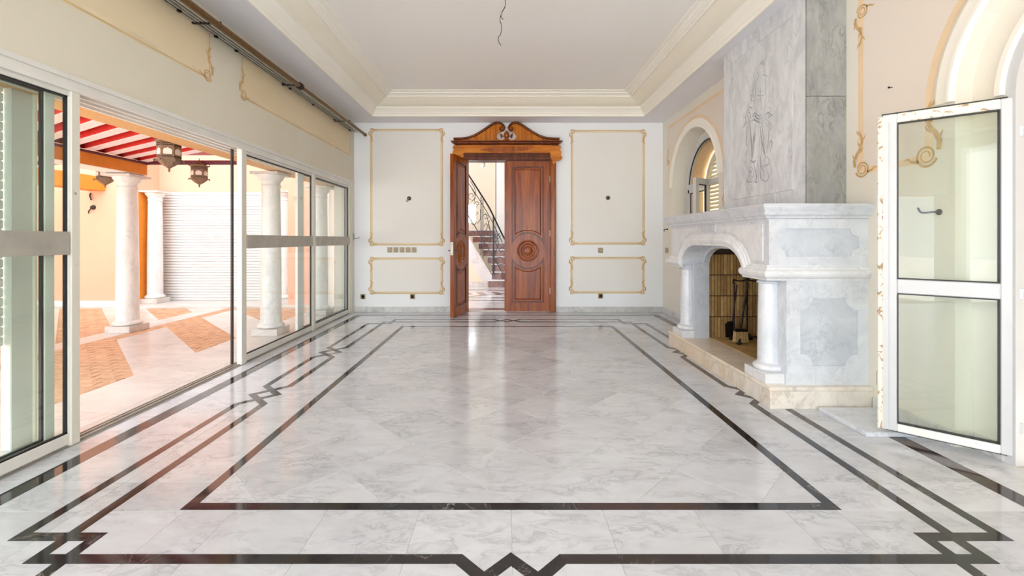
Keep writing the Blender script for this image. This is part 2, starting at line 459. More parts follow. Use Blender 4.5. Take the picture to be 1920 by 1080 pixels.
def thing(name, label, cat, loc=(0, 0, 0), group=None, local=False, rotz=0.0, kind='thing'):
    o = bpy.data.objects.new(name, None); COL.objects.link(o); o.location = loc; o.rotation_euler = (0, 0, rotz)
    o.empty_display_size = .1
    if local: o['_local'] = 1
    return prop(o, label, cat, group, kind)

def dup(root, loc, label=None, rotz=None, group=None):
    r = root.copy(); COL.objects.link(r); r.location = loc
    if rotz is not None: r.rotation_euler = (0, 0, rotz)
    if label: r['label'] = label
    if group: r['group'] = group
    for ch in list(root.children):
        c = ch.copy(); COL.objects.link(c); c.parent = r
        for g in list(ch.children):
            d = g.copy(); COL.objects.link(d); d.parent = c
    return r

def struct(name, mb, m, label=None, cat=None, parent=None):
    o = mb.obj(name, m, parent)
    return prop(o, label, cat, None, 'structure')

def offs(pts, d):
    """offset closed polygon inwards (ccw) by d with mitres"""
    n = len(pts); out = []
    for i in range(n):
        p = Vector(pts[i]); a = (p - Vector(pts[i - 1])).normalized(); b = (Vector(pts[(i + 1) % n]) - p).normalized()
        na, nb = Vector((-a.y, a.x)), Vector((-b.y, b.x)); m = na + nb
        m = m / max(.35, m.dot(na)); out.append((p.x + m.x * d, p.y + m.y * d))
    return out

def arc(cx, cy, r, a0, a1, n=16, ry=None):
    ry = r if ry is None else ry
    return [(cx + r * math.cos(math.radians(a0 + (a1 - a0) * i / n)), cy + ry * math.sin(math.radians(a0 + (a1 - a0) * i / n))) for i in range(n + 1)]

def clip(poly, a, b, c):
    """keep a*x+b*y<=c"""
    out = []
    for i in range(len(poly)):
        p, q = poly[i], poly[(i + 1) % len(poly)]
        dp, dq = a * p[0] + b * p[1] - c, a * q[0] + b * q[1] - c
        if dp <= 0: out.append(p)
        if dp * dq < 0:
            t_ = dp / (dp - dq); out.append((p[0] + (q[0] - p[0]) * t_, p[1] + (q[1] - p[1]) * t_))
    return out
def cliprect(poly, x0, x1, y0, y1):
    for a, b, c in ((-1, 0, -x0), (1, 0, x1), (0, -1, -y0), (0, 1, y1)):
        if len(poly) < 3: return []
        poly = clip(poly, a, b, c)
    return poly
def area(p):
    return .5 * sum(p[i][0] * p[(i + 1) % len(p)][1] - p[(i + 1) % len(p)][0] * p[i][1] for i in range(len(p)))

XL, XR, YB = -2.507, 2.6, 7.235        # left wall, right wall, back wall
ZS, ZC = 3.13, 3.40                    # soffit and ceiling heights
YN = -4.2                              # near end of the room
UX, UY, UZ = (1, 0, 0), (0, 1, 0), (0, 0, 1)
NX, NY = (-1, 0, 0), (0, -1, 0)
def bx(px): return (px - CX) * YB / F          # x on the back wall from a pixel
def bz(py): return CH + (CY - py) * YB / F     # z on the back wall
def ry_(px): return XR * F / (px - CX)         # y on the right wall

# ================================================================== FLOOR
fl = MB().box(XL - .10, XR + .3, YN, YB + .2, -.12, -.002)
floor = struct('floor', fl, M['grout'], 'polished white marble floor with dark inlaid border lines', 'floor')

def floorpiece(poly, name, m, z0=-.012, z1=0.0, parent=None, bev=.0012):
    if len(poly) < 3 or abs(area(poly)) < 2e-4: return None
    if area(poly) < 0: poly = poly[::-1]
    mb = MB(); n = len(poly); inn = offs(poly, bev)
    V = [(p[0], p[1], z0) for p in poly] + [(p[0], p[1], z1 - bev) for p in poly] + [(p[0], p[1], z1) for p in inn]
    fs = [tuple(range(2 * n, 3 * n))]
    for i in range(n):
        j = (i + 1) % n; fs += [(i, j, n + j, n + i), (n + i, n + j, 2 * n + j, 2 * n + i)]
    mb.add(V, fs)
    return mb.obj(name, m, parent)

g = .0009
RX0, RX1, RY0, RY1 = -1.42, 1.466, 1.966, 6.03     # centre lines of the inner inlaid rectangle
st = .5735
for i in range(-16, 16):
    for j in range(-16, 16):
        u0, u1 = 2.586 + st * i + g, 2.586 + st * (i + 1) - g
        v0, v1 = 1.403 + st * j + g, 1.403 + st * (j + 1) - g
        P = [((u - v) / 2, (u + v) / 2) for u, v in ((u0, v0), (u1, v0), (u1, v1), (u0, v1))]
        P = cliprect(P, RX0, RX1, RY0, RY1)
        floorpiece(P, 'tile', M['tile'], parent=floor)
def gridtiles(xs, ys, m, parent, skip=None):
    for i in range(len(xs) - 1):
        for j in range(len(ys) - 1):
            a, b, c, d = xs[i] + g * .6, xs[i + 1] - g * .6, ys[j] + g * .6, ys[j + 1] - g * .6
            if skip and skip((a + b) / 2, (c + d) / 2): continue
            floorpiece([(a, c), (b, c), (b, d), (a, d)], 'tile', m, parent=parent)
rows = [.29, .70, 1.11, 1.52, 1.931, 2.164, 2.585, 3.005, 3.425, 3.845, 4.265, 4.685, 5.105, 5.525, 5.945, 6.365, 6.785, YB]
gridtiles([XL - .02, -2.28, -1.877, RX0], rows, M['tile'], floor)
gridtiles([RX1, 1.917, 2.32, XR + .1], rows, M['tile'], floor)
gridtiles([RX0, -1.2, -.79, -.38, .025, .43, .835, 1.235, RX1], [.29, .70, 1.11, 1.52, RY0], M['tile'], floor)
gridtiles([RX0, -1.2, -.79, -.38, .025, .43, .835, 1.235, RX1], [RY1, 6.64, YB], M['tile'], floor)
gridtiles([XL, -1.6, -.8, 0, .8, 1.6, XR], [YN, -2.8, -1.4, -.55, .29], M['tile'], floor)

def strip(path, wd, z, closed=False, maxlen=.62):
    """mitred inlay strip along a path, cut into pieces"""
    n = len(path); L, R = [], []
    for i in range(n):
        p = Vector(path[i])
        d0 = (p - Vector(path[i - 1])).normalized() if (i > 0 or closed) else None
        d1 = (Vector(path[(i + 1) % n]) - p).normalized() if (i < n - 1 or closed) else None
        n0 = Vector((-d0.y, d0.x)) if d0 else None; n1 = Vector((-d1.y, d1.x)) if d1 else None
        m = n1 if n0 is None else n0 if n1 is None else (n0 + n1) / max(.2, (n0 + n1).dot(n0))
        L.append(p + m * wd / 2); R.append(p - m * wd / 2)
    for i in range(n if closed else n - 1):
        j = (i + 1) % n; ln = (Vector(path[j]) - Vector(path[i])).length
        k = max(1, round(ln / maxlen)); cuts = [q / k for q in range(k + 1)]
        for q in range(k):
            a, b = cuts[q], cuts[q + 1]
            P = [R[i].lerp(R[j], a), R[i].lerp(R[j], b), L[i].lerp(L[j], b), L[i].lerp(L[j], a)]
            if q: P[0] = P[0] + (P[1] - P[0]).normalized() * .0012; P[3] = P[3] + (P[2] - P[3]).normalized() * .0012
            floorpiece([tuple(p) for p in P], 'inlay_strip', M['inlay'], -.006, z, floor, .0004)
FX = .02                                   # the pattern's centre line
strip([(RX0, RY0), (RX1, RY0), (RX1, RY1), (RX0, RY1)], .052, .0009, True)
xc, xb, xd = 1.785, 1.980, 1.672           # C, B and jog lines
yc0, yb0, yd0 = 1.642, 1.447, 1.765        # near
yc1, yb1, yd1 = 6.36, 6.555, 6.235         # far
ym = (yc0 + yc1) / 2
h = .195
# line C: simple rectangle with crossings; line B: outside with corner jogs
def side_C(s, y):       # along the left/right sides from near to far
    X = lambda a: FX + s * a
    out = []
    for c in (3.385, 4.655):
        out += [(X(xc), c - h), (X(xb), c), (X(xc), c + h)]
    return out
def side_B(s):
    X = lambda a: FX + s * a
    out = []
    for c in (3.385, 4.655):
        out += [(X(xb), c - h), (X(xc), c), (X(xb), c + h)]
    return out
Cp = [(FX + xc, yc0)] + side_C(1, 0) + [(FX + xc, yc1)] + [(FX + h, yc1), (FX, yb1), (FX - h, yc1)] + [(FX - xc, yc1)] + side_C(-1, 0)[::-1] + [(FX - xc, yc0)] + [(FX - h, yc0), (FX, yb0), (FX + h, yc0)]
strip(Cp, .050, .0011, True)
Bp = [(FX + xb, yd0)] + side_B(1) + [(FX + xb, yd1), (FX + xd, yd1), (FX + xd, yb1), (FX + h, yb1), (FX, yc1), (FX - h, yb1), (FX - xd, yb1), (FX - xd, yd1), (FX - xb, yd1)] + side_B(-1)[::-1] + \
     [(FX - xb, yd0), (FX - xd, yd0), (FX - xd, yb0), (FX - h, yb0), (FX, yc0), (FX + h, yb0), (FX + xd, yb0), (FX + xd, yd0)]
strip(Bp, .050, .0009, True)
strip([(-2.328, .3), (-2.328, 6.93)], .098, .0009, False, .8)
strip([(2.375, .3), (2.375, 6.93)], .098, .0009, False, .8)
strip([(-2.377, 6.93), (2.424, 6.93)], .05, .0010, False, .8)

# ================================================================== CEILING
ix0, ix1, iy0, iy1 = -2.07, 2.16, -3.75, 6.82
sf = MB().poly([(XL - .4, YN - .2), (XR + .3, YN - .2), (XR + .3, YB + .2), (XL - .4, YB + .2)], [[(ix0, iy0), (ix0, iy1), (ix1, iy1), (ix1, iy0)]], (0, 0, ZS), UX, UY, UZ, .03)
ceiling = struct('ceiling', MB().box(ix0 - .3, ix1 + .3, iy0 - .3, iy1 + .3, ZC, ZC + .08), M['ceil'], 'raised tray ceiling of pale plaster', 'ceiling')
sfo = sf.obj('soffit', M['soffit'], ceiling)
def loop(prof):
    mb = MB(); k = len(prof); V = []
    for d, z in prof: V += [(ix0 + d, iy0 + d, z), (ix1 - d, iy0 + d, z), (ix1 - d, iy1 - d, z), (ix0 + d, iy1 - d, z)]
    fs = [(4 * i + c, 4 * i + (c + 1) % 4, 4 * (i + 1) + (c + 1) % 4, 4 * (i + 1) + c) for i in range(k - 1) for c in range(4)]
    return mb.add(V, fs)
loop([(-.012, ZS), (-.012, ZS - .012), (.004, ZS - .012), (.006, ZS + .02), (.022, ZS + .03), (.028, ZS + .045), (.05, ZS + .07), (.08, ZS + .1), (.088, ZS + .118), (.104, ZS + .122), (.11, ZS + .122), (.112, ZS + .13)]).obj('cornice_moulding', M['cornice'], ceiling)
loop([(.112, 3.252), (.15, 3.262), (.19, 3.28), (.23, 3.303), (.262, 3.325), (.285, 3.345)]).obj('cornice_cove', M['cornice_y'], ceiling)
loop([(.275, 3.338), (.285, 3.328), (.30, 3.328), (.306, 3.345), (.322, 3.348), (.34, 3.358), (.36, 3.366), (.366, 3.38), (.385, 3.384), (.402, 3.388), (.405, 3.401)]).obj('cornice_moulding', M['cornice'], ceiling)

wire = thing('ceiling_cable', 'loose black cable hanging from the middle of the bare ceiling', 'cable', (-.02, 3.9, ZC))
pts = [(-.02, 3.9, 3.40), (.0, 3.9, 3.30), (-.035, 3.9, 3.22), (-.05, 3.9, 3.16), (-.035, 3.9, 3.10), (-.045, 3.9, 3.03), (-.065, 3.9, 3.0), (-.06, 3.9, 2.96), (-.04, 3.9, 2.93)]
def smooth_path(P, k=6):
    P = [Vector(p) for p in P]; out = []
    for i in range(len(P) - 1):
        a, b, c, d = P[max(i - 1, 0)], P[i], P[i + 1], P[min(i + 2, len(P) - 1)]
        for q in range(k):
            t_ = q / k
            out.append(.5 * ((2 * b) + (c - a) * t_ + (2 * a - 5 * b + 4 * c - d) * t_ ** 2 + (3 * b - a - 3 * c + d) * t_ ** 3))
    out.append(P[-1]); return out
MB().tube(smooth_path(pts), .0032, 6).obj('cable_strand', M['cable'], wire)
MB().tube(smooth_path([(-.02, 3.9, 3.4), (.03, 3.88, 3.36), (.05, 3.88, 3.38), (.035, 3.9, 3.345), (.02, 3.9, 3.36)]), .003, 6).obj('cable_strand', M['cable'], wire)
MB().tube(smooth_path([(-.005, 3.9, 3.27), (-.04, 3.89, 3.2), (-.03, 3.89, 3.16), (-.02, 3.89, 3.165)]), .0028, 6).obj('cable_strand', M['cable'], wire)

# ================================================================== WALLS
# far wall with the door opening
DX0, DX1, DZ = -.635, .735, 2.515
wf = MB().poly([(XL - .3, 0), (DX0 - .06, 0), (DX0 - .06, DZ + .06), (DX1 + .06, DZ + .06), (DX1 + .06, 0), (XR + .3, 0), (XR + .3, ZC), (XL - .3, ZC)], [], (0, YB, 0), UX, UZ, UY, .2)
wall_far = struct('wall_far', wf, M['wall'], 'white far wall with painted panel frames beside the wooden door', 'wall')
# left wall: header above the sliding doors
wl = MB().box(XL - .26, XL, YN, YB, 2.125, ZC)
wall_left = struct('wall_left', wl, M['wall_l'], 'cream wall above the sliding glass doors', 'wall')
MB().box(-2.97, XL - .255, YN, YB + .2, 2.06, 3.2).obj('stucco_lintel', M['tan'], wall_left)
MB().box(XL - .26, XL, 7.06, YB, 0, 2.125).obj('corner_pier', M['wall_l'], wall_left)
# right wall with two arched recesses and the firebox opening
def archpts(yc, zc, r, z0, n=20):
    return [(yc + r, z0)] + arc(yc, zc, r, 0, 180, n) + [(yc - r, z0)]
DYC, WYC, AR = 1.785, 6.085, .745
wr_out = [(YN, 0), (DYC - AR, 0)] + [p for p in archpts(DYC, 2.0, AR, 0)][::-1][1:-1] + [(DYC + AR, 0), (YB + .2, 0), (YB + .2, ZC), (YN, ZC)]
whole = archpts(WYC, 2.0, AR, 1.02)
fbx = [(3.41, .02), (4.72, .02), (4.72, 1.36), (3.41, 1.36)]
wr = MB().poly(wr_out, [whole[::-1], fbx], (XR, 0, 0), UY, UZ, UX, .26)
wall_right = struct('wall_right', wr, M['wall_r'], 'ivory wall with the marble fireplace and two arched recesses', 'wall')
# backs of the recesses
wb = archpts(WYC, 1.98, .69, 1.1)
MB().poly([(5.2, .9), (6.97, .9), (6.97, 2.9), (5.2, 2.9)], [wb[::-1]], (2.835, 0, 0), UY, UZ, UX, .16).obj('recess_back', M['wall_r'], wall_right)
db = archpts(DYC, 1.98, .575, .0)
MB().poly([(.95, 0), (DYC - .575, 0)] + db[::-1][1:-1] + [(DYC + .575, 0), (2.62, 0), (2.62, 2.9), (.95, 2.9)], [], (2.70, 0, 0), UY, UZ, UX, .17).obj('recess_back', M['wall_r'], wall_right)
# arch mouldings
for yc in (DYC, WYC):
    pa = arc(yc, 2.0, AR, 0, 180, 32)
    prof = [(-.0, -.002), (-.0, .018), (.012, .028), (.03, .028), (.04, .018), (.10, .016), (.112, .010), (.115, -.002)]
    MB().wallsweep([(a, b) for a, b in pa][::-1], prof, XR).obj('arch_moulding', M['cornice'], wall_right)
# unseen near wall behind the camera, its opening widened to let in light
wn = MB().poly([(XL - .3, 0), (-2.35, 0), (-2.35, 2.9), (2.45, 2.9), (2.45, 0), (XR + .3, 0), (XR + .3, ZC), (XL - .3, ZC)], [], (0, YN, 0), UX, UZ, NY, .2)
wall_near = struct('wall_near', wn, M['wall'], 'near wall with a wide opening behind the viewer', 'wall')

# baseboards
struct('baseboard_far', MB().bbox(XL, -.73, YB - .018, YB, .0, .088, .003), M['base'], 'grey marble baseboard left of the wooden door', 'baseboard')
struct('baseboard_far', MB().bbox(.83, XR, YB - .018, YB, .0, .088, .003), M['base'], 'grey marble baseboard right of the wooden door', 'baseboard')
bb = struct('baseboard_right', MB().bbox(XR - .018, XR, 6.84, YB - .018, 0, .088, .003), M['base'], 'marble baseboard in the corner beyond the fireplace', 'baseboard')
MB().bbox(XR - .018, XR, 5.02, 6.84, 0, .088, .003).obj('baseboard_length', M['base'], bb)
b2 = struct('baseboard_right', MB().bbox(XR - .018, XR, 2.532, 3.08, 0, .088, .003), M['base'], 'marble baseboard behind the glazed door', 'baseboard')
MB().bbox(2.682, 2.70, 2.36, 2.53, 0, .088, .003).obj('baseboard_length', M['base'], b2)

# ---------------------------------------------------------------- painted panel frames
def painted(parent, x0, x1, z0, z1, o, u, v, n, fill, bord, bord2, corners=(1, 1, 1, 1), sides=(1, 1, 1, 1), bw=.042, scale=1.0):
    """flat painted panel: fill, border bands and corner scrolls; sides = bottom, right, top, left"""
    MB().poly([(x0, z0), (x1, z0), (x1, z1), (x0, z1)], [], o, u, v, n, .0008).obj('painted_panel', fill, parent)
    S_ = {0: [(x0, z0), (x1, z0)], 1: [(x1, z0), (x1, z1)], 2: [(x1, z1), (x0, z1)], 3: [(x0, z1), (x0, z0)]}
    for k in range(4):
        if not sides[k]: continue
        a, b = S_[k]
        MB().ribbon([a, b], bw, o, u, v, n, .0013 + .0001 * k).obj('painted_border', bord, parent)
        dx, dy = b[0] - a[0], b[1] - a[1]; L = math.hypot(dx, dy); nx, ny = -dy / L, dx / L
        q = -bw * .22
        MB().ribbon([(a[0] + nx * q, a[1] + ny * q), (b[0] + nx * q, b[1] + ny * q)], bw * .30, o, u, v, n, .0019 + .0001 * k).obj('painted_border', bord2, parent)
    C = {0: (x0, z0, 1, 1), 1: (x1, z0, -1, 1), 2: (x1, z1, -1, -1), 3: (x0, z1, 1, -1)}
    for k in range(4):
        if corners[k]:
            cx_, cz_, sx, sz = C[k]
            scroll(cx_, cz_, sx, sz, o, u, v, n, scale, parent)

def scroll(cx_, cz_, sx, sz, o, u, v, n, s, parent):
    mb = MB()
    T = lambda a, b: (cx_ + sx * a * s, cz_ + sz * b * s)
    sp = []
    for i in range(40):                                   # volute
        a = math.radians(200 + 720 * i / 39); r = .052 * (1 - i / 56)
        sp.append(T(.012 + r * math.cos(a), .012 + r * math.sin(a)))
    mb.ribbon(sp, [.013 * s * (1 - .5 * i / 39) for i in range(40)], o, u, v, n, .0026)
    mb.ribbon([T(*p) for p in [(-.045, .03), (-.05, .07), (-.03, .11), (.0, .15), (.012, .19), (.0, .23), (-.012, .26)]], [.02 * s, .026 * s, .022 * s, .018 * s, .02 * s, .015 * s, .004 * s], o, u, v, n, .0026)
    for i in range(5):                                    # leaves along the stem
        z = .08 + .038 * i; x = [-.035, -.012, .005, .008, -.004][i]; q = 1 if i % 2 else -1
        mb.ribbon([T(*p) for p in [(x, z), (x + q * .02, z + .012), (x + q * .03, z + .034)]], [.014 * s, .012 * s, .002 * s], o, u, v, n, .0024)
    mb.ribbon([T(*p) for p in [(.05, -.012), (.085, -.004), (.105, .012), (.125, .006)]], [.016 * s, .012 * s, .012 * s, .003 * s], o, u, v, n, .0026)
    mb.obj('painted_scroll', M['scroll'], parent)

BO = (0, YB, 0)
for (p0, p1, q0, q1) in ((696.5, 828.5, 458, 244), (696.5, 828.5, 549, 485), (1072.5, 1206.5, 456.5, 246), (1072, 1206, 548, 484)):
    painted(wall_far, bx(p0), bx(p1), bz(q0), bz(q1), BO, UX, UZ, NY, M['panel_p'], M['bord'], M['bord_d'], scale=.8)
LO = (XL, 0, 0)
painted(wall_left, 1.0, 3.69, 2.57, 3.1, LO, UY, UZ, UX, M['panel_y'], M['bord'], M['bord_d'], (0, 1, 0, 0), (1, 1, 0, 0), .05)
painted(wall_left, 4.17, 7.03, 2.57, 3.1, LO, UY, UZ, UX, M['panel_y'], M['bord'], M['bord_d'], (1, 0, 0, 0), (1, 1, 0, 1), .05)
RO = (XR, 0, 0)
# right wall, between the chimney and the doorway: fill follows the door arch
ra = AR + .155
arc_pts = arc(DYC, 2.0, ra, 0, 75, 18)
fill = [(3.20, 1.70), (3.20, 3.05)] + [(DYC + ra * math.cos(math.radians(75)), 3.05)] + arc_pts[::-1] + [(DYC + ra, 1.70)]
MB().poly(fill[::-1], [], RO, UY, UZ, NX, .0008).obj('painted_panel', M['panel_pk'], wall_right)
RB = [0]
def rib(pts_, wd, m, d):
    RB[0] += 1; d += .00012 * (RB[0] % 5)
    MB().ribbon(pts_, wd, RO, UY, UZ, NX, d).obj('painted_border', m, wall_right)
rib([(3.20, 1.70), (3.20, 3.05)], .045, M['bord_pk'], .0014)
rib([(DYC + ra, 1.70), (3.20, 1.70)], .045, M['bord_pk'], .0014)
rib([(DYC + ra, 1.70)] + arc_pts, .05, M['bord_pk'], .0014)
scroll(3.20, 1.70, -1, 1, RO, UY, UZ, NX, 1.15, wall_right)
scroll(DYC + ra, 1.70, 1, 1, RO, UY, UZ, NX, 1.35, wall_right)
scroll(3.20, 2.87, -1, -1, RO, UY, UZ, NX, 1.0, wall_right)
# right wall, around the window arch
ra2 = AR + .14
ap = arc(WYC, 2.0, ra2, 0, 180, 30)
fill = [(7.0, 2.02), (7.0, 2.985), (4.75, 2.985), (4.75, 2.3), (5.18, 2.0)] + ap[::-1]
MB().poly(fill, [], RO, UY, UZ, NX, .0008).obj('painted_panel', M['panel_pk'], wall_right)
rib([(7.0, 2.40), (7.0, 2.985), (4.62, 2.985)], .04, M['bord_pk'], .0014)
rib(ap, .035, M['bord_pk'], .0014)
rib([(WYC - ra2, 2.0), (WYC - ra2, 1.6)], .035, M['bord_pk'], .0014)
scroll(7.0, 2.42, -1, 1, RO, UY, UZ, NX, .9, wall_right)
scroll(WYC - ra2, 1.62, -1, 1, RO, UY, UZ, NX, .8, wall_right)

# ================================================================== SLIDING GLASS DOORS (left)
TR = (-2.540, -2.582)            # the three tracks
fr = thing('sliding_door_track', 'white aluminium head, sill track and posts of the sliding glass doors', 'door frame', (-2.6, 4.5, 0))
hd = MB().box(-2.76, -2.505, YN, 7.16, 2.085, 2.128)
for x in (-2.51, -2.585, -2.662, -2.742): hd.box(x - .012, x + .008, YN, 7.16, 2.058, 2.09)
hd.obj('head_track', M['alu'], fr)
MB().box(-2.507, -2.494, YN, 7.235, 2.118, 2.148).obj('cover_strip', M['alu'], fr)
sl = MB().box(-2.612, -2.515, YN, 7.16, -.01, .004)
for x in (-2.54, -2.582, -2.608): sl.box(x - .005, x + .005, YN, 7.16, .004, .016)
sl.obj('sill_track', M['alu_s'], fr)
for y0, y1, nm in ((2.530, 2.585, 'post'), (4.165, 4.245, 'post'), (5.715, 5.79, 'post'), (7.055, 7.15, 'post')):
    MB().bbox(-2.562, -2.512, y0, y1, .005, 2.09, .004).obj(nm, M['alu_p'], fr)
MB().bbox(-2.54, -2.500, 7.10, 7.235, 0.0, 2.13, .004).obj('jamb', M['alu_p'], fr)
MB().box(-2.605, -2.59, 4.14, 4.166, .02, 2.06).obj('gasket', M['gasket'], fr)

def sliding(y0, y1, x, label, stiles=(.03, .03), band=True, gl='glass', seal=(True, True), group=None):
    t = thing('sliding_glass_door', label, 'glass door', (x, (y0 + y1) / 2, .02), group)
    x0, x1 = x - .016, x + .016
    MB().bbox(x0, x1, y0, y1, .016, .078, .003).obj('bottom_rail', M['alu'], t)
    MB().bbox(x0, x1, y0, y1, 2.03, 2.066, .003).obj('top_rail', M['alu'], t)
    MB().bbox(x0, x1, y0, y0 + stiles[0], .078, 2.03, .003).obj('stile', M['alu'], t)
    MB().bbox(x0, x1, y1 - stiles[1], y1, .078, 2.03, .003).obj('stile', M['alu'], t)
    a, b = y0 + stiles[0], y1 - stiles[1]
    gp = MB().box(x - .003, x + .003, a - .004, b + .004, .074, 2.034).obj('glass_pane', M[gl], t)
    gk = MB().box(x - .007, x + .009, a, b, .078, .088).box(x - .007, x + .009, a, b, 2.018, 2.03)
    if seal[0]: gk.box(x - .007, x + .009, a, a + .012, .078, 2.03)
    if seal[1]: gk.box(x - .007, x + .009, b - .012, b, .078, 2.03)
    gk.obj('gasket', M['gasket'], t)
    if band:
        MB().bbox(x + .018, x + .03, y0 + .01, y1 - .014, 1.112, 1.245, .003).obj('push_plate', M['band'], t)
    return t
sliding(1.02, 2.532, TR[0], 'nearest sliding glass door, cut by the left edge of the picture', (.03, .006), True, 'glass_g', (True, True))
sliding(.95, 2.49, TR[1], 'rear sliding glass door standing behind the nearest one at the left edge', (.05, .055), False)
sliding(4.24, 5.72, TR[0], 'wide sliding glass door with grey band, right of the open gap', (.012, .02))
sliding(5.785, 7.06, TR[0], 'farthest sliding glass door with grey band, next to the white corner', (.012, .03))
t = sliding(5.40, 7.05, TR[1], 'rear sliding glass door parked behind the farthest one', (.16, .03), False)
MB().lathe([(0, 0), (.014, 0), (.014, .006), (0, .008)], (TR[1] + .016, 5.50, 1.72), 12, 'x').obj('lock_button', M['steel'], t)

# roller shutter outside the nearest door
sh = thing('roller_shutter', 'half lowered white roller shutter outside the nearest glass door', 'shutter', (-2.84, 1.7, .6))
base = MB().bbox(-2.848, -2.832, .86, 2.47, 0, .052, .006).mesh('shutter_slat')
base.materials.append(M['shut'])
for i in range(27):
    o = put('slat', base, sh); o.location = (0, 0, .60 + .055 * i)
MB().bbox(-2.86, -2.80, 2.475, 2.60, 0, 2.06, .004).obj('guide_rail', M['shut'], sh)
MB().bbox(-2.80, -2.785, 2.585, 2.605, 0, 2.06, .003).obj('guide_edge', M['cornice_y'], sh)

# small latch on the corner pier, far left
lt = thing('wall_latch', 'small metal latch on the wall edge beside the farthest glass door', 'latch', (-2.49, 7.2, 1.22))
MB().bbox(-2.505, -2.492, 7.16, 7.21, 1.19, 1.30, .003).obj('latch_plate', M['steel'], lt)
MB().tube([(-2.49, 7.185, 1.22), (-2.45, 7.17, 1.215), (-2.40, 7.16, 1.22), (-2.40, 7.16, 1.245)], .006, 6).obj('latch_arm', M['steel'], lt)

# ================================================================== CURTAIN ROD AND TRACK
rd = thing('curtain_rod', 'long brown brass curtain rod under the ceiling along the left wall', 'curtain rod', (-2.285, 4.6, 2.905))
MB().tube([(-2.285, 1.5, 2.905), (-2.285, 4.86, 2.905)], .026, 12).obj('rod_length', M['rod'], rd)
MB().tube([(-2.285, 4.86, 2.905), (-2.285, 7.10, 2.905)], .021, 12).obj('rod_length', M['rod'], rd)
MB().lathe([(.02, -.03), (.036, -.03), (.036, .0), (.03, .006), (.036, .012), (.036, .03), (.02, .03)], (-2.285, 4.86, 2.905), 14, 'y').obj('joint_ring', M['iron'], rd)
MB().lathe([(0, .04), (.028, .03), (.03, 0), (.02, -.01)], (-2.285, 7.10, 2.905), 12, 'y').obj('end_cap', M['rod'], rd)
for y in (2.2, 3.5, 4.9, 6.4):
    MB().bbox(-2.507, -2.285, y - .012, y + .012, 2.925, 2.94, .003).box(-2.294, -2.276, y - .01, y + .01, 2.92, 2.94).obj('bracket', M['iron'], rd)
tr = thing('curtain_track', 'double aluminium curtain track fixed beside the brown curtain rod', 'curtain track', (-2.43, 4.6, 2.95))
for x in (-2.462, -2.395):
    MB().box(x - .022, x + .022, 1.5, 7.06, 2.955, 2.962).box(x - .022, x - .018, 1.5, 7.06, 2.93, 2.955).box(x + .018, x + .022, 1.5, 7.06, 2.93, 2.955).box(x - .018, x - .007, 1.5, 7.06, 2.93, 2.934).box(x + .007, x + .018, 1.5, 7.06, 2.93, 2.934).obj('track_channel', M['alu_s'], tr)
for y in (2.3, 3.3, 3.72, 4.0, 4.85, 5.0, 5.6, 6.3, 6.9):
    MB().bbox(-2.505, -2.36, y - .01, y + .01, 2.962, 2.975, .002).bbox(-2.475, -2.45, y - .014, y + .014, 2.916, 2.934, .003).obj('glider', M['iron'], tr)

# ================================================================== WOODEN DOUBLE DOOR (far wall)
ds = thing('door_surround', 'carved orange brown wooden surround with a broken scroll pediment over the double door', 'door surround', (.05, YB, 0))
yf = YB - .05
jb = MB().bbox(.735, .83, yf, YB + .2, 0, 2.53, .006).bbox(.80, .822, yf - .02, yf + .01, 0, 2.53, .006).bbox(.735, .752, yf - .015, yf + .01, 0, 2.52, .004)
jb.obj('jamb', M['wood'], ds)
MB().bbox(-.73, -.635, yf, YB + .2, 0, 2.53, .006).bbox(-.722, -.70, yf - .02, yf + .01, 0, 2.53, .006).bbox(-.652, -.635, yf - .015, yf + .01, 0, 2.52, .004).obj('jamb', M['wood'], ds)
MB().bbox(-.74, .835, yf - .015, YB + .2, 2.505, 2.62, .006).bbox(-.74, .835, yf - .035, yf, 2.55, 2.575, .006).bbox(-.75, .845, yf - .04, yf, 2.595, 2.618, .006).obj('architrave', M['wood_d'], ds)
MB().bbox(bx(865), bx(1034), yf - .035, YB, 2.615, 2.745, .004).obj('frieze_board', M['wood_h'], ds)
MB().poly([(bx(925), bz(288)), (bx(990), bz(284)), (bx(1000), bz(277)), (bx(930), bz(276)), (bx(898), bz(283))], [], (0, yf - .036, 0), UX, UZ, UY, .01).obj('frieze_figure', M['wood'], ds)
for sx in (0, 1):
    e = [(1031, 275), (1049, 275), (1051, 279), (1048.5, 283), (1051.5, 287), (1050, 292), (1053, 297), (1050, 302), (1044, 303), (1040, 307), (1037, 312), (1034, 303), (1031, 296)]
    if sx == 0: e = [(1901 - a, b) for a, b in e]
    P = [(bx(a), bz(b)) for a, b in e]
    MB().poly(P, [], (0, yf - .045, 0), UX, UZ, UY, .09).obj('side_bracket', M['wood_h'], ds)
# cornice with return
pr = [(0, 2.742), (.012, 2.742), (.02, 2.755), (.05, 2.768), (.056, 2.785), (.085, 2.79), (.09, 2.80), (.066, 2.806), (0, 2.806)]
MB().plan([(bx(857), YB), (bx(857), yf - .02), (bx(1043), yf - .02), (bx(1043), YB)], pr).obj('cornice', M['wood_d'], ds)
half = [(110, 432), (112, 362), (205, 358), (310, 350), (420, 316), (520, 262), (610, 204), (700, 141), (760, 109), (820, 98), (872, 112), (912, 145), (934, 190), (915, 232), (872, 252), (835, 264), (806, 300), (800, 338), (822, 374), (866, 388), (905, 378), (915, 366), (957.5, 366), (957.5, 432)]
c8 = lambda p: (bx(840 + p[0] / 8.727), bz(220 + p[1] / 8.727))
full = [c8(p) for p in half[:-2]] + [c8((1915 - p[0], p[1])) for p in half[:-2]][::-1]
MB().poly(full, [], (0, yf - .02, 0), UX, UZ, UY, .045).obj('pediment_board', M['wood_p'], ds)
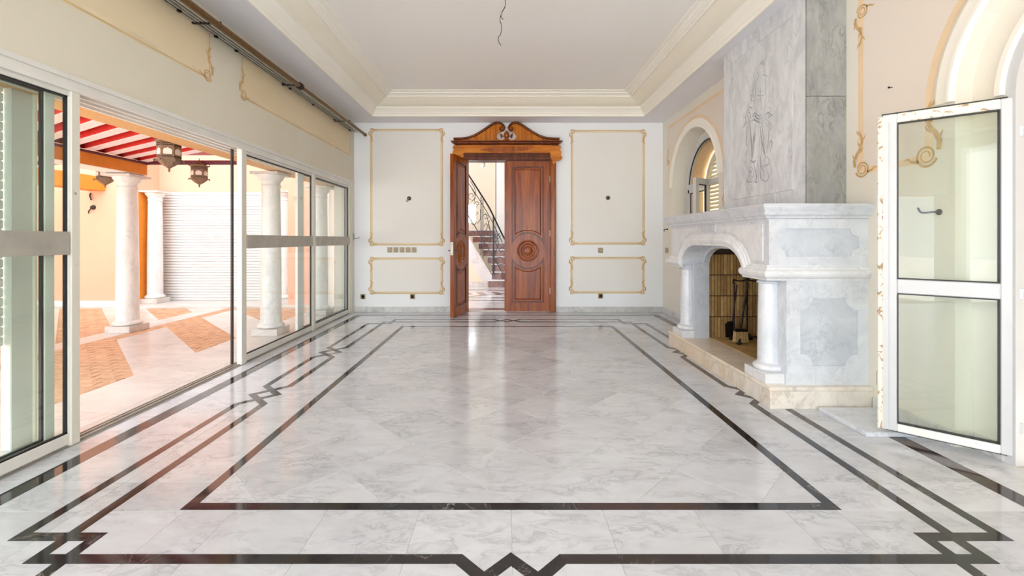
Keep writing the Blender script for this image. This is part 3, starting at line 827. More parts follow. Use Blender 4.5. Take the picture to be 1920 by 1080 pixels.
edge = [(100, 368), (205, 366), (310, 358), (420, 324), (520, 270), (610, 212), (700, 150), (760, 118), (820, 107), (868, 120), (904, 150), (924, 190), (908, 226), (880, 240), (856, 222), (850, 192), (868, 168)]
for mir in (0, 1):
    E = [c8((1915 - a, b) if mir else (a, b)) for a, b in edge]
    mb = MB()
    mb.tube([(a, yf - .03, b) for a, b in E], [.02] * 11 + [.018, .017, .015, .012, .01, .006], 8)
    mb.obj('scroll_moulding', M['wood_d'], ds)
    c = c8((880, 192) if not mir else (1035, 192))
    MB().lathe([(0, -.032), (.012, -.03), (.018, -.02), (.026, -.022), (.03, 0)], (c[0], yf - .018, c[1]), 14, 'y').obj('rosette', M['wood'], ds)
    dv = [c8((a if not mir else 1915 - a, b)) for a, b in [(905, 325), (880, 290), (852, 278), (858, 318), (866, 360), (888, 340)]]
    MB().poly(dv, [], (0, yf - .02, 0), UX, UZ, UY, .035).obj('bell_flower', M['wood_d'], ds)
c = c8((957.5, 310))
MB().lathe([(0, .085), (.012, .075), (.035, .05), (.046, .02), (.046, -.01), (.036, -.035), (.02, -.05), (.03, -.06), (.045, -.075), (.045, -.085)], (c[0], yf + .0, c[1]), 16, 'z').obj('finial', M['wood'], ds)

def door_leaf(w_, name, label, mirror, rotz, loc, lock):
    """built in local coordinates: hinge at x=0, leaf runs along -x (mirror=1) or +x, face towards -y"""
    t = thing(name, label, 'door', loc, None, True, rotz)
    sx = -1 if mirror else 1
    T = lambda p: (sx * p[0], p[1])
    MB().bbox(.002 * sx, sx * w_ - .002 * sx, -.012, .012, .014, 2.498, .004).obj('leaf_board', M['wood_l'], t)
    m0, m1 = (.10, w_ - .10) if not lock else (.10, w_ - .10)
    cx_ = (m0 + m1) / 2; hw = (m1 - m0) / 2; cz_ = 1.012
    for side in ((-1, 1)):
        n = (0, side, 0); o = (0, .02 * side, 0)
        R = .285
        def outline(d, upper):
            hw_, R_ = hw - d, R + d
            th = math.acos(min(1, hw_ / R_))
            A = [th + (PI - 2 * th) * i / 18 for i in range(19)]
            if upper: return [(cx_ - hw_, 2.41 - d)] + [(cx_ - R_ * math.cos(a_), cz_ + R_ * math.sin(a_)) for a_ in A] + [(cx_ + hw_, 2.41 - d)]
            return [(cx_ - R_ * math.cos(a_), cz_ - R_ * math.sin(a_)) for a_ in A][::-1] + [(cx_ - hw_, .155 + d), (cx_ + hw_, .155 + d)]
        o = (0, .012 * side, 0); q = lambda L: [T(p) for p in L]
        MB().poly([T(p) for p in ((0, .012), (w_, .012), (w_, 2.5), (0, 2.5))], [q(outline(0, True))[::-1], q(outline(0, False))[::-1]], o, UX, UZ, n, .016).obj('leaf_frame', M['wood_l'], t)
        for up_ in (True, False):
            i1, i2, i3, i4 = outline(.002, up_), outline(.022, up_), outline(.05, up_), outline(.064, up_)
            MB().poly(q(i1), [q(i2)[::-1]], o, UX, UZ, n, .021).obj('panel_moulding', M['wood_d'], t)
            mb = MB().poly(q(i4), [], o, UX, UZ, n, .014)
            N4 = len(i3); base = [Vector(o) + Vector(UX) * a + Vector(UZ) * b_ for a, b_ in q(i3)]; top = [Vector(o) + Vector(UX) * a + Vector(UZ) * b_ + Vector(n) * .014 for a, b_ in q(i4)]
            mb.add([tuple(v) for v in base + top], [(i, (i + 1) % N4, N4 + (i + 1) % N4, N4 + i) for i in range(N4)])
            mb.obj('raised_panel', M['wood_l'], t)
        prof = [(.178, .008), (.178, .012), (.172, .022), (.158, .022), (.150, .010), (.128, .006), (.124, .02), (.112, .022), (.104, .010), (.085, .006), (.08, .016), (.06, .024), (.03, .027), (0, .028)]
        k = hw / .262 if hw < .262 else 1.0
        mb = MB(); segs = 40; V = []
        for r, hh in prof:
            for i in range(segs):
                a = 2 * PI * i / segs; V.append((sx * cx_ + r * k * math.cos(a), side * (.02 + hh), cz_ + r * math.sin(a)))
        mb.add(V, [(j * segs + i, j * segs + (i + 1) % segs, (j + 1) * segs + (i + 1) % segs, (j + 1) * segs + i) for j in range(len(prof) - 1) for i in range(segs)], True)
        mb.obj('roundel', M['wood_l'], t)
    if lock:
        MB().bbox(sx * w_ - .012, sx * w_ + .004, -.024, .024, .96, 1.16, .003).obj('lock_plate', M['steel'], t)
        for side in (-1, 1):
            hd_ = MB().tube([(sx * (w_ - .05), side * .02, 1.03), (sx * (w_ - .05), side * .07, 1.03), (sx * (w_ - .06), side * .08, 1.03), (sx * (w_ - .16), side * .08, 1.025)], .009, 8)
            hd_.bbox(sx * (w_ - .07), sx * (w_ - .03), side * .019, side * .026, .94, 1.12, .002)
            hd_.obj('door_handle', M['brass_d'], t)
    else:
        MB().bbox(sx * w_ - .018, sx * w_ + .002, -.034, -.018, .02, 2.49, .004).obj('astragal', M['wood'], t)
    for z in (.35, 1.3, 2.2):
        MB().tube([(0, -.026, z - .05), (0, -.026, z + .05)], .01, 8).obj('hinge', M['steel'], t)
    return t
door_leaf(.735, 'wooden_door_leaf', 'closed right leaf of the wooden double door with a carved roundel', True, 0, (.735, YB + .03, 0), False)
ang = math.atan2(6.655 - 7.19, -.805 - (-.635))
door_leaf(.60, 'wooden_door_leaf', 'open left leaf of the wooden double door, swung into the room', False, ang, (-.632, 7.19, 0), True)

# ---------------------------------------------------------------- switches, sockets and hooks
def plate(x, z, label, cat, kind, group=None, w_=.082, onright=None):
    t = thing('light_switch' if kind == 's' else 'wall_socket', label, cat, (x, YB, z) if onright is None else (XR, onright, z), group, True, 0 if onright is None else PI / 2)
    if onright is not None: t.rotation_euler = (0, 0, PI / 2 * 1)
    d = -1 if onright is None else -1
    if onright is not None: t.rotation_euler = (0, 0, -PI / 2)
    MB().bbox(-w_ / 2, w_ / 2, -.009, 0, -.043, .043, .003).obj('cover_plate', M['brass'], t)
    if kind == 's':
        MB().bbox(-w_ * .3, w_ * .3, -.015, -.008, -.026, .026, .003).obj('rocker', M['brass_d'] if cat == 'dark' else M['brass'], t)
        MB().box(-w_ * .32, w_ * .32, -.0105, -.008, -.03, -.027).obj('rocker_gap', M['brass_d'], t)
    else:
        MB().lathe([(.03, 0), (.03, -.004), (.026, -.004), (.024, .004), (0, .004)], (0, -.009, 0), 18, 'y').obj('socket_well', M['brass_d'], t)
        MB().lathe([(.0045, 0), (.0045, -.006), (0, -.006)], (-.009, -.006, 0), 8, 'y').lathe([(.0045, 0), (.0045, -.006), (0, -.006)], (.009, -.006, 0), 8, 'y').obj('socket_pin', M['steel'], t)
    return t
names5 = ['leftmost', 'second from left', 'middle', 'fourth from left', 'rightmost']
for i in range(5):
    plate(bx(731 + 11.35 * i), bz(468.5), f'{names5[i]} of five brass switches in a row left of the wooden door', 'light switch', 's', 'row of five brass switches')
plate(bx(1126), bz(469.5), 'single brass switch between the two painted panels right of the door', 'light switch', 's')
plate(bx(680.5), bz(556), 'brass wall socket low in the left corner by the glass door', 'wall socket', 'o')
plate(bx(773.5), bz(556), 'brass wall socket below the lower painted panel left of the wooden door', 'wall socket', 'o')
plate(bx(1126), bz(555), 'brass wall socket below the lower painted panel right of the wooden door', 'wall socket', 'o')
plate(0, CH + (CY - 469.5) * ry_(1250) / F, 'double brass switch on the right wall beside the fireplace', 'light switch', 's', None, .12, ry_(1250.5))
hk = thing('lamp_bracket', 'bare wall lamp hook with a wire stub in the left painted panel', 'lamp bracket', (bx(767), YB, bz(372)))
c = (bx(767), YB, bz(372))
MB().lathe([(0, -.012), (.03, -.01), (.036, 0)], c, 16, 'y').obj('back_plate', M['brass_d'], hk)
MB().tube(smooth_path([(c[0], c[1] - .01, c[2]), (c[0] - .02, c[1] - .05, c[2] - .03), (c[0] - .03, c[1] - .06, c[2] - .05), (c[0] - .005, c[1] - .05, c[2] - .055)]), .008, 6).obj('hook', M['brass'], hk)
c = (bx(1140), YB, bz(371))
hk = thing('lamp_outlet', 'round brown lamp outlet in the painted panel right of the door', 'lamp outlet', c)
MB().lathe([(0, -.014), (.022, -.014), (.03, -.008), (.036, 0)], c, 16, 'y').obj('cover', M['brass_d'], hk)
MB().tube([(c[0], c[1] - .012, c[2]), (c[0] + .006, c[1] - .035, c[2] - .012)], .005, 6).obj('wire_stub', M['cable'], hk)
yv = 2.64; c = (XR, yv, CH + (CY - 398) * yv / F)
hk = thing('curtain_hook', 'small dark tie-back hook on the wall behind the glazed door', 'hook', c)
MB().lathe([(.018, 0), (.018, -.008), (0, -.01)], (c[0], c[1] - .02, c[2]), 12, 'x').obj('base', M['iron'], hk)
MB().tube(smooth_path([(c[0], c[1] - .02, c[2]), (c[0] - .045, c[1] - .02, c[2]), (c[0] - .06, c[1] + .03, c[2]), (c[0] - .06, c[1] + .055, c[2] + .03)]), .006, 6).obj('arm', M['iron'], hk)
yv = ry_(1252); c = (XR, yv, CH + (CY - 430) * yv / F)
hk = thing('curtain_hook', 'small dark tie-back hook on the right wall above the brass switch', 'hook', c)
MB().lathe([(.014, 0), (.014, -.008), (0, -.01)], c, 12, 'x').obj('base', M['iron'], hk)
MB().tube([(c[0], c[1], c[2]), (c[0] - .06, c[1], c[2]), (c[0] - .065, c[1] - .02, c[2] - .03)], .007, 6).obj('arm', M['iron'], hk)
yv = ry_(1673); c = (XR, yv, CH + (CY - 164) * yv / F)
nl = MB().lathe([(0, -.025), (.007, -.025), (.007, -.02), (.003, -.018), (.003, 0)], c, 8, 'x').obj('nail', M['iron'])
prop(nl, 'dark nail in the painted wall above the glazed door', 'nail')

# ================================================================== FIREPLACE
fp = thing('marble_fireplace', 'large white and grey marble fireplace with columns, arch and raised hearth', 'fireplace', (2.2, 4.05, 0))
PX = 1.888                                   # front face
Y0, Y1 = 3.15, 4.985                         # near and far side faces
HX, HY0, HY1, HZ = 1.864, 3.085, 5.02, .155
he = MB().bbox(HX + .006, XR, HY0 + .006, HY1 - .006, 0, HZ - .028, .003).obj('hearth', M['hearth'], fp)
MB().bbox(HX, XR, HY0, HY1, HZ - .03, HZ, .008).obj('hearth_slab', M['hearth'], he)
# piers
MB().box(2.013, XR, Y0, 3.45, HZ, .95).obj('pier', M['fm'], fp)
MB().box(1.998, 2.157, 4.632, Y1, HZ, .95).obj('pier', M['fm_g'], fp)
MB().box(2.157, XR, 4.70, Y1, HZ, .95).obj('pier', M['fm'], fp)
MB().box(2.157, XR, 3.17, 3.42, .95, 1.35).box(2.157, XR, 4.70, Y1, .95, 1.35).obj('upper_block', M['fm'], fp)
# columns
def column(yc, xc_, parent, label=None):
    p0 = MB().bbox(1.877, 2.12, yc - .14, yc + .14, HZ, HZ + .072, .003)
    c_ = MB().lathe([(.094, .118), (.079, .128), (.0765, .14), (.0755, .3), (.073, .5), (.069, .70), (.068, .716)], (xc_, yc, HZ - 0), 36)
    col_ = c_.obj('column', M['fm'], parent)
    p0.obj('plinth', M['fm_w'], col_)
    MB().lathe([(.09, .072), (.102, .078), (.108, .09), (.106, .106), (.095, .116), (.088, .118)], (xc_, yc, HZ), 36).obj('base_ring', M['fm_w'], col_)
    MB().lathe([(.068, .716), (.078, .718), (.082, .726), (.078, .735), (.069, .738), (.070, .765), (.083, .772), (.083, .782), (.098, .79), (.105, .80)], (xc_, yc, HZ), 36).obj('capital', M['fm'], col_)
    return col_
column(3.30, 1.985, fp); column(4.775, 1.985, fp)
for yc in (3.30, 4.775):
    MB().bbox(PX - .005, 2.15, yc - .125, yc + .125, .952 - .02 - .0, .972, .004).obj('impost', M['fm_g'], fp)
# arch
AY0, AY1, AZ, AT = 3.462, 4.668, .925, 1.142
AC = (AY0 + AY1) / 2; fl_ = .262
def archpath(d, n=14):
    a = (AY1 - AY0) / 2 - fl_ + d; b = AT - AZ + d
    L = [(AC + fl_ + a * math.cos(math.radians(x)), AZ + b * math.sin(math.radians(x))) for x in [90 * i / n for i in range(n + 1)]]
    R_ = [(AC - fl_ - a * math.cos(math.radians(x)), AZ + b * math.sin(math.radians(x))) for x in [90 * i / n for i in range(n, -1, -1)]]
    return L + R_                            # from far spring over the top to near spring
ar = archpath(0)
face = [(Y0, AZ), (Y0, 1.35), (Y1, 1.35), (Y1, AZ)] + ar
MB().poly(face, [], (PX, 0, 0), UY, UZ, UX, .27).obj('arch_block', M['fm'], fp)
inner = archpath(-.03)
MB().poly([(AY0 - .02, AZ), (AY0 - .02, 1.3), (AY1 + .02, 1.3), (AY1 + .02, AZ)] + inner, [], (2.10, 0, 0), UY, UZ, UX, .06).obj('inner_arch', M['fm_g'], fp)
# the arch's moulding continues level around both sides
PRF = [(0, -.004), (0, .016), (.008, .022), (.022, .022), (.028, .030), (.052, .036), (.066, .030), (.072, .022), (.085, .020), (.092, .012), (.108, .010), (.112, -.004)]
MB().wallsweep(ar[::-1], PRF, PX).obj('arch_moulding', M['fm_w'], fp)
SC = [(-.004, .905), (.014, .905), (.018, .918), (.03, .924), (.044, .938), (.05, .955), (.044, .972), (.03, .982), (.022, .985), (.02, 1.0), (.01, 1.004), (.008, 1.016), (-.004, 1.016)]
SC2 = [(a, b) for a, b in SC]
MB().plan([(PX, AY0 - .004), (PX, Y0), (XR, Y0)], SC2).obj('string_course', M['fm_w'], fp)
MB().plan([(XR, Y1), (PX, Y1), (PX, AY1 + .004)], SC2).obj('string_course', M['fm_w'], fp)
# mantel
MT = [(-.01, 1.338), (.008, 1.338), (.01, 1.348), (.022, 1.352), (.03, 1.366), (.052, 1.378), (.056, 1.388), (.046, 1.39), (.05, 1.40), (.064, 1.418), (.072, 1.43), (.07, 1.436), (-.01, 1.436)]
MB().plan([(XR, Y1), (PX, Y1), (PX, Y0), (XR, Y0)], MT).obj('mantel_moulding', M['fm'], fp)
MB().bbox(PX - .062, XR, Y0 - .062, Y1 + .062, 1.434, 1.455, .005).obj('mantel_shelf', M['fm'], fp)
MB().box(PX + .02, XR, Y0 + .02, Y1 - .02, 1.345, 1.436).obj('mantel_core', M['fm'], fp)
# front panels in whiter marble, keystone and borders
outer = archpath(.135)
Ytop = 1.315
def front_panel(near):
    if near: P = [(3.205, 1.04), (3.205, Ytop), (3.89, Ytop)] + [p for p in outer if p[0] < 3.89 and p[1] > 1.04]
    else: P = [(4.93, 1.04), (4.93, Ytop), (4.24, Ytop)] + [p for p in outer[::-1] if p[0] > 4.24 and p[1] > 1.04]
    if area(P) < 0: P = P[::-1]
    MB().poly(P, [], (PX, 0, 0), UY, UZ, NX, .006).obj('front_panel', M['fm_w'], fp)
front_panel(True); front_panel(False)
MB().poly([(3.93, 1.27), (4.20, 1.27), (4.215, Ytop + .02), (3.915, Ytop + .02)], [], (PX, 0, 0), UY, UZ, NX, .012).obj('keystone', M['fm_g'], fp)
# framed panels on the near side with notched corners
def notched(x0, x1, z0, z1, r):
    P = []
    for cx_, cz_, a0 in ((x0, z0, 90), (x1, z0, 180), (x1, z1, 270), (x0, z1, 0)):
        # convex ears bite into the panel: arc centred on the corner
        P += arc(cx_, cz_, r, a0, a0 - 90, 10)
    return P
for (fx0, fx1, fz0, fz1, x0, x1, z0, z1, r) in ((2.013, XR, HZ, .905, 2.113, 2.527, .292, .780, .088), (PX, XR, 1.016, 1.345, 1.952, 2.535, 1.078, 1.278, .06)):
    H = notched(x0, x1, z0, z1, r)
    if area(H) > 0: H = H[::-1]
    MB().poly([(fx0, fz0), (fx1, fz0), (fx1, fz1), (fx0, fz1)], [H], (0, Y0, 0), UX, UZ, NY, .014).obj('panel_frame', M['fm'], fp)
    Hc = H[::-1]; rim = offs(Hc, -.006)
    MB().poly([(x0 - .02, z0 - .02), (x1 + .02, z0 - .02), (x1 + .02, z1 + .02), (x0 - .02, z1 + .02)], [], (0, Y0 + .004, 0), UX, UZ, NY, .006).obj('side_panel', M['fm_g'], fp)
# the joints between the frame's slabs
jm = MB()
for (x, z0, z1) in ((2.225, HZ, .292), (2.415, HZ, .292), (2.225, .78, .905), (2.415, .78, .905)): jm.box(x - .0012, x + .0012, Y0 - .0148, Y0 - .013, z0, z1)
for (z, x0, x1) in ((.372, 2.013, 2.113), (.372, 2.527, 2.59), (.692, 2.013, 2.113), (.692, 2.527, 2.59)): jm.box(x0, x1, Y0 - .0148, Y0 - .013, z - .0012, z + .0012)
jm.obj('slab_joint', M['fm_g'], fp)
# firebox
fb = MB().box(2.157, 2.84, 4.672, 4.70, .02, 1.12).box(2.80, 2.84, 3.42, 4.70, .02, 1.12).box(2.157, 2.84, 3.42, 3.445, .02, 1.12).obj('firebox', M['fbm'], fp)
bk = MB().bbox(-.0133, .0133, -.008, .008, 0, .2145, .0025).mesh('firebrick'); bk.materials.append(M['fb'])
for i in range(18):
    for j in range(4):
        o = put('firebrick', bk, fb); o.location = (2.176 + .0340 * i + random.uniform(-.0006, .0006), 4.668 + random.uniform(-.0012, .0012), .158 + .2225 * j)
bw = MB()
for i in range(34):
    for j in range(4):
        y = 3.478 + .0345 * i; z = .158 + .2225 * j; bw.bbox(2.79, 2.804, y - .0155, y + .0155, z, z + .217, .002)
for i in range(18):
    for j in range(4):
        x = 2.176 + .034 * i; z = .158 + .2225 * j; bw.bbox(x - .0153, x + .0153, 3.443, 3.452, z, z + .217, .002)
prop(bw.obj('firebrick_lining', M['fb'], fb), kind='stuff')
ff = MB()
for i in range(36):
    for j in range(3):
        y = 3.462 + .0336 * i; x0 = 2.178 + .205 * j; ff.bbox(x0, x0 + .20, y, y + .0308, HZ - .006, HZ + .006, .002)
prop(ff.obj('floor_firebrick', M['fb'], fb), kind='stuff')
MB().poly([(2.157, 1.06), (2.82, 1.06), (2.82, 1.34), (2.40, 1.34), (2.157, 1.20)], [], (0, 3.44, 0), UX, UZ, UY, .03).poly([(2.157, 1.06), (2.82, 1.06), (2.82, 1.34), (2.40, 1.34), (2.157, 1.20)], [], (0, 4.664, 0), UX, UZ, UY, .03).box(2.157, 2.84, 3.44, 4.69, 1.30, 1.34).obj('smoke_hood', M['soot'], fb)

# chimney breast
cb = thing('chimney_breast', 'tall grey marble chimney breast with an etched classical figure above the mantel', 'chimney breast', (2.45, 3.97, 1.455))
BX, BY0, BY1, BZ = 2.30, 3.336, 4.61, 1.455
MB().box(BX + .02, XR, BY0 + .02, BY1, BZ, ZS).obj('core', M['fm_g'], cb)
e = .0012
MB().bbox(BX + .0004, XR, BY0, BY0 + .022, BZ, 2.294 - e, .002).obj('side_slab', M['breast_s'], cb)
MB().bbox(BX + .0004, XR, BY0, BY0 + .022, 2.294 + e, ZS, .002).obj('side_slab', M['breast_s'], cb)
Z1 = 1.60; ya, yb_ = 3.50, 4.43
BY0 += .0226
MB().poly([(BY0, BZ), (BY1, BZ), (yb_ + e, Z1 - e), (ya - e, Z1 - e)], [], (BX, 0, 0), UY, UZ, UX, .022).obj('border_slab', M['breast'], cb)
MB().poly([(BY0, BZ + e), (ya - e, Z1), (ya - e, 2.99), (BY0, ZS)], [], (BX, 0, 0), UY, UZ, UX, .022).obj('border_slab', M['breast'], cb)
MB().poly([(BY1, BZ + e), (yb_ + e, Z1), (yb_ + e, 2.99), (BY1, ZS)], [], (BX, 0, 0), UY, UZ, UX, .022).obj('border_slab', M['breast'], cb)
MB().poly([(BY0 + e, ZS), (ya, 2.99 + e), (yb_, 2.99 + e), (BY1 - e, ZS)], [], (BX, 0, 0), UY, UZ, UX, .022).obj('border_slab', M['breast'], cb)
ctr = MB().bbox(BX - .001, BX + .022, ya, yb_, Z1, 2.99, .002).obj('centre_slab', M['breast'], cb)
# etched figure: draped standing figure in thin lines
def ep(p):
    px, py = 1380 + p[0] / 4.0, 90 + p[1] / 4.0
    y = BX * F / (px - CX); return (y, CH + (CY - py) * y / F)
strokes = [
    # head, hair, face
    [(212, 130), (214, 150), (218, 162), (212, 172), (214, 184), (206, 196), (192, 198)],
    [(170, 142), (162, 160), (164, 184), (172, 206), (168, 226), (150, 246), (140, 268)],
    [(168, 138), (180, 118), (198, 108), (214, 118), (216, 132), (198, 124), (182, 132), (172, 146)],
    [(176, 112), (186, 92), (196, 84), (206, 92), (216, 78), (222, 66), (226, 84), (222, 104), (214, 116)],
    [(186, 108), (200, 98), (214, 104)], [(180, 124), (192, 114), (206, 114)],
    [(172, 152), (180, 172), (178, 196)], [(202, 146), (210, 148)], [(204, 174), (212, 174)],
    [(186, 204), (190, 222), (182, 236)], [(204, 198), (222, 206), (240, 214)],
    # shoulders, arms, torso
    [(168, 226), (148, 250), (138, 276), (130, 310), (122, 352), (114, 392), (112, 420)],
    [(240, 214), (250, 240), (250, 280), (248, 320), (252, 350), (248, 390), (232, 430), (216, 470), (204, 500), (196, 530), (184, 560), (178, 576)],
    [(222, 236), (224, 280), (222, 330), (230, 372), (222, 400), (216, 440), (206, 480)],
    [(150, 262), (148, 300), (148, 350), (140, 400), (134, 440), (130, 470)],
    [(158, 300), (172, 320), (188, 326), (206, 318), (216, 302)], [(184, 296), (186, 340), (188, 390), (190, 440)],
    [(164, 352), (176, 360), (186, 356)], [(164, 382), (178, 392), (190, 388)], [(196, 352), (208, 360)], [(186, 448), (190, 458)],
    # cloth over the left arm
    [(126, 310), (110, 330), (106, 360), (118, 372), (134, 370), (140, 350)], [(108, 350), (122, 362), (136, 352)], [(104, 374), (118, 392), (138, 398)],
    [(110, 400), (98, 420), (92, 450), (104, 468), (122, 462), (126, 430)], [(96, 430), (108, 446), (122, 444)], [(92, 452), (80, 480), (72, 510), (74, 540), (88, 570)],
    [(84, 488), (100, 480), (106, 500), (100, 540), (88, 570)], [(84, 500), (92, 530), (98, 556)], [(74, 540), (62, 580), (50, 594)], [(76, 560), (96, 566), (104, 556)],
    # hip drapery
    [(122, 500), (140, 486), (156, 496), (172, 510), (186, 500)], [(112, 524), (132, 508), (152, 518), (172, 532), (188, 528)], [(106, 552), (130, 536), (156, 544), (178, 552)],
    [(128, 500), (138, 530), (160, 556), (180, 560)], [(146, 494), (152, 520), (170, 540)],
    # cloth at the right hip
    [(232, 470), (250, 444), (268, 456), (262, 476), (244, 484), (230, 492)], [(222, 500), (238, 482), (256, 490), (270, 500), (254, 512), (236, 522)],
    [(228, 530), (244, 548), (262, 572), (266, 604), (252, 612), (240, 588), (224, 566)], [(240, 496), (248, 508)], [(240, 560), (254, 590)],
    # skirt folds
    [(82, 572), (80, 640), (78, 700), (76, 724), (90, 730)], [(92, 574), (94, 640), (98, 700), (102, 760), (106, 830), (112, 884)], [(106, 566), (108, 640), (112, 700), (118, 780), (116, 850)],
    [(122, 640), (118, 690), (124, 740)], [(138, 570), (134, 640), (128, 700), (122, 760), (120, 820)], [(152, 570), (150, 630), (140, 690), (132, 760), (128, 830)],
    [(140, 640), (132, 680), (138, 700)], [(168, 572), (172, 640), (178, 700), (180, 760), (170, 800), (152, 836)], [(180, 576), (186, 650), (198, 720), (210, 780), (222, 816)],
    [(196, 560), (200, 620), (206, 690), (214, 760), (218, 800)], [(240, 612), (244, 660), (238, 720), (228, 790)], [(188, 700), (196, 760), (192, 800)], [(108, 840), (128, 852), (150, 838)],
    [(112, 856), (130, 866), (146, 852)],
    # legs and feet
    [(132, 862), (140, 900), (150, 940), (154, 980), (140, 1002), (160, 1004), (172, 990)], [(160, 840), (168, 900), (166, 950), (172, 990)], [(178, 800), (184, 860), (180, 920)],
    [(104, 896), (124, 900), (134, 930), (128, 970), (104, 990)], [(106, 900), (96, 950), (86, 990), (80, 1004), (110, 1000), (126, 1004)], [(88, 968), (106, 960), (122, 972)], [(100, 930), (116, 922)],
    [(190, 880), (204, 910), (212, 940), (204, 980), (210, 996), (236, 994), (244, 960), (234, 916), (226, 880)], [(196, 870), (208, 888), (222, 876), (238, 872), (248, 850), (240, 822), (222, 816)],
    [(186, 860), (194, 900), (204, 930)], [(244, 760), (256, 700), (266, 696), (268, 730), (252, 780)], [(248, 860), (268, 900), (262, 950), (244, 966)], [(182, 920), (184, 970), (198, 992)],
]
em = MB(); em2 = MB()
for k, stp in enumerate(strokes):
    P3 = smooth_path([(a, b, 0) for a, b in stp], 4)
    P = [ep((p.x, p.y)) for p in P3]; n_ = len(P)
    wv = [.0040 * (.35 + .65 * math.sin(PI * (i + .6) / (n_ + .2))) for i in range(n_)]
    (em if k % 3 else em2).ribbon(P, [x * (1.25 if k % 3 else .9) for x in wv], (BX - .001, 0, 0), UY, UZ, NX, .0008)
    if k > 24 and k % 2:
        em2.ribbon([ep((p.x + 4, p.y + 5)) for p in P3], [x * 1.8 for x in wv], (BX - .001, 0, 0), UY, UZ, NX, .0005)
em.obj('etched_figure', M['etch'], ctr); em2.obj('etched_figure', M['etch_l'], ctr)

# fireplace tools
ts = thing('fireplace_tool_stand', 'black iron fireplace tool stand inside the firebox', 'tool stand', (2.44, 4.42, HZ))
bz0 = HZ + .006
MB().tube([(2.44, 4.42, bz0 + .05), (2.44, 4.42, .80)], .011, 8).tube([(2.44, 4.42, .79), (2.44, 4.42, .82), (2.44, 4.42, .84)], [.018, .026, .006], 10).obj('post', M['iron'], ts)
MB().tube(smooth_path([(2.30, 4.42, .755), (2.31, 4.42, .785), (2.37, 4.42, .78), (2.44, 4.42, .79), (2.51, 4.42, .78), (2.56, 4.42, .785), (2.57, 4.42, .755)]), .008, 6).obj('hook_bar', M['iron'], ts)
for dx, dy in ((-.13, -.09), (.10, -.12), (.10, .12), (-.10, .11)):
    MB().tube(smooth_path([(2.44, 4.42, bz0 + .06), (2.44 + dx * .5, 4.42 + dy * .5, bz0 + .065), (2.44 + dx * .9, 4.42 + dy * .9, bz0 + .045), (2.44 + dx, 4.42 + dy, bz0 + .0)]), [.012] * 18 + [.014], 7).bbox(2.44 + dx - .02, 2.44 + dx + .02, 4.42 + dy - .02, 4.42 + dy + .02, bz0, bz0 + .02, .004).obj('foot', M['iron'], ts)
pk = thing('fireplace_poker', 'thin black iron poker hanging from the left end of the tool stand', 'poker', (2.30, 4.40, .22))
MB().tube([(2.303, 4.40, .765), (2.303, 4.40, .25)], .007, 6).obj('shaft', M['iron'], pk)
MB().tube([(2.303, 4.40, .25), (2.303, 4.40, .215), (2.318, 4.40, .20)], [.009, .008, .003], 6).obj('tip', M['iron'], pk)
MB().tube(smooth_path([(2.303, 4.40, .765), (2.29, 4.40, .785), (2.303, 4.40, .80), (2.315, 4.40, .785)]), .005, 6).obj('ring', M['iron'], pk)
br = thing('hearth_brush', 'hearth brush with pale bristles hanging on the iron tool stand', 'brush', (2.34, 4.37, .2))
MB().tube([(2.43, 4.385, .76), (2.385, 4.375, .52), (2.345, 4.365, .31)], .010, 7).tube(smooth_path([(2.43, 4.385, .76), (2.425, 4.385, .785), (2.44, 4.385, .80), (2.452, 4.385, .785)]), .005, 6).obj('handle', M['iron'], br)
MB().poly([(2.285, .315), (2.40, .305), (2.405, .275), (2.28, .285)], [], (0, 4.335, 0), UX, UZ, UY, .05).obj('ferrule', M['iron'], br)
bm_ = MB()
for i in range(9):
    for j in range(4):
        x = 2.288 + .0135 * i; y = 4.339 + .013 * j
        bm_.tube([(x, y, .285), (x + (i - 4) * .0022, y, HZ + .018 + random.uniform(0, .012))], [.0075, .009], 5)
prop(bm_.obj('bristles', M['bristle'], br), kind='stuff')
sv = thing('fireplace_shovel', 'dark iron ash shovel leaning behind the hearth brush', 'shovel', (2.29, 4.47, .2))
MB().tube([(2.36, 4.46, .74), (2.32, 4.47, .36)], .007, 6).obj('handle', M['iron'], sv)
MB().poly([(2.25, .2), (2.33, .2), (2.345, .33), (2.32, .365), (2.275, .36), (2.245, .33)], [], (0, 4.466, 0), UX, UZ, UY, .012).obj('pan', M['iron'], sv)

# loose slab on the floor
lb = MB().bbox(2.19, 2.585, 2.655, 3.06, 0, .027, .003).obj('marble_slab', M['fm'])
prop(lb, 'loose white marble slab lying on the floor beside the hearth', 'slab')

# ================================================================== GLAZED DOOR (right)
HXY, FXY = Vector((2.715, 2.335)), Vector((2.297, 2.702))
W_ = (FXY - HXY).length
gd = thing('glazed_door', 'old white glazed door leaf with peeling edges, standing open on the right', 'door', (HXY.x, HXY.y, .045), None, True, math.atan2(FXY.y - HXY.y, FXY.x - HXY.x))
HT = 1.912
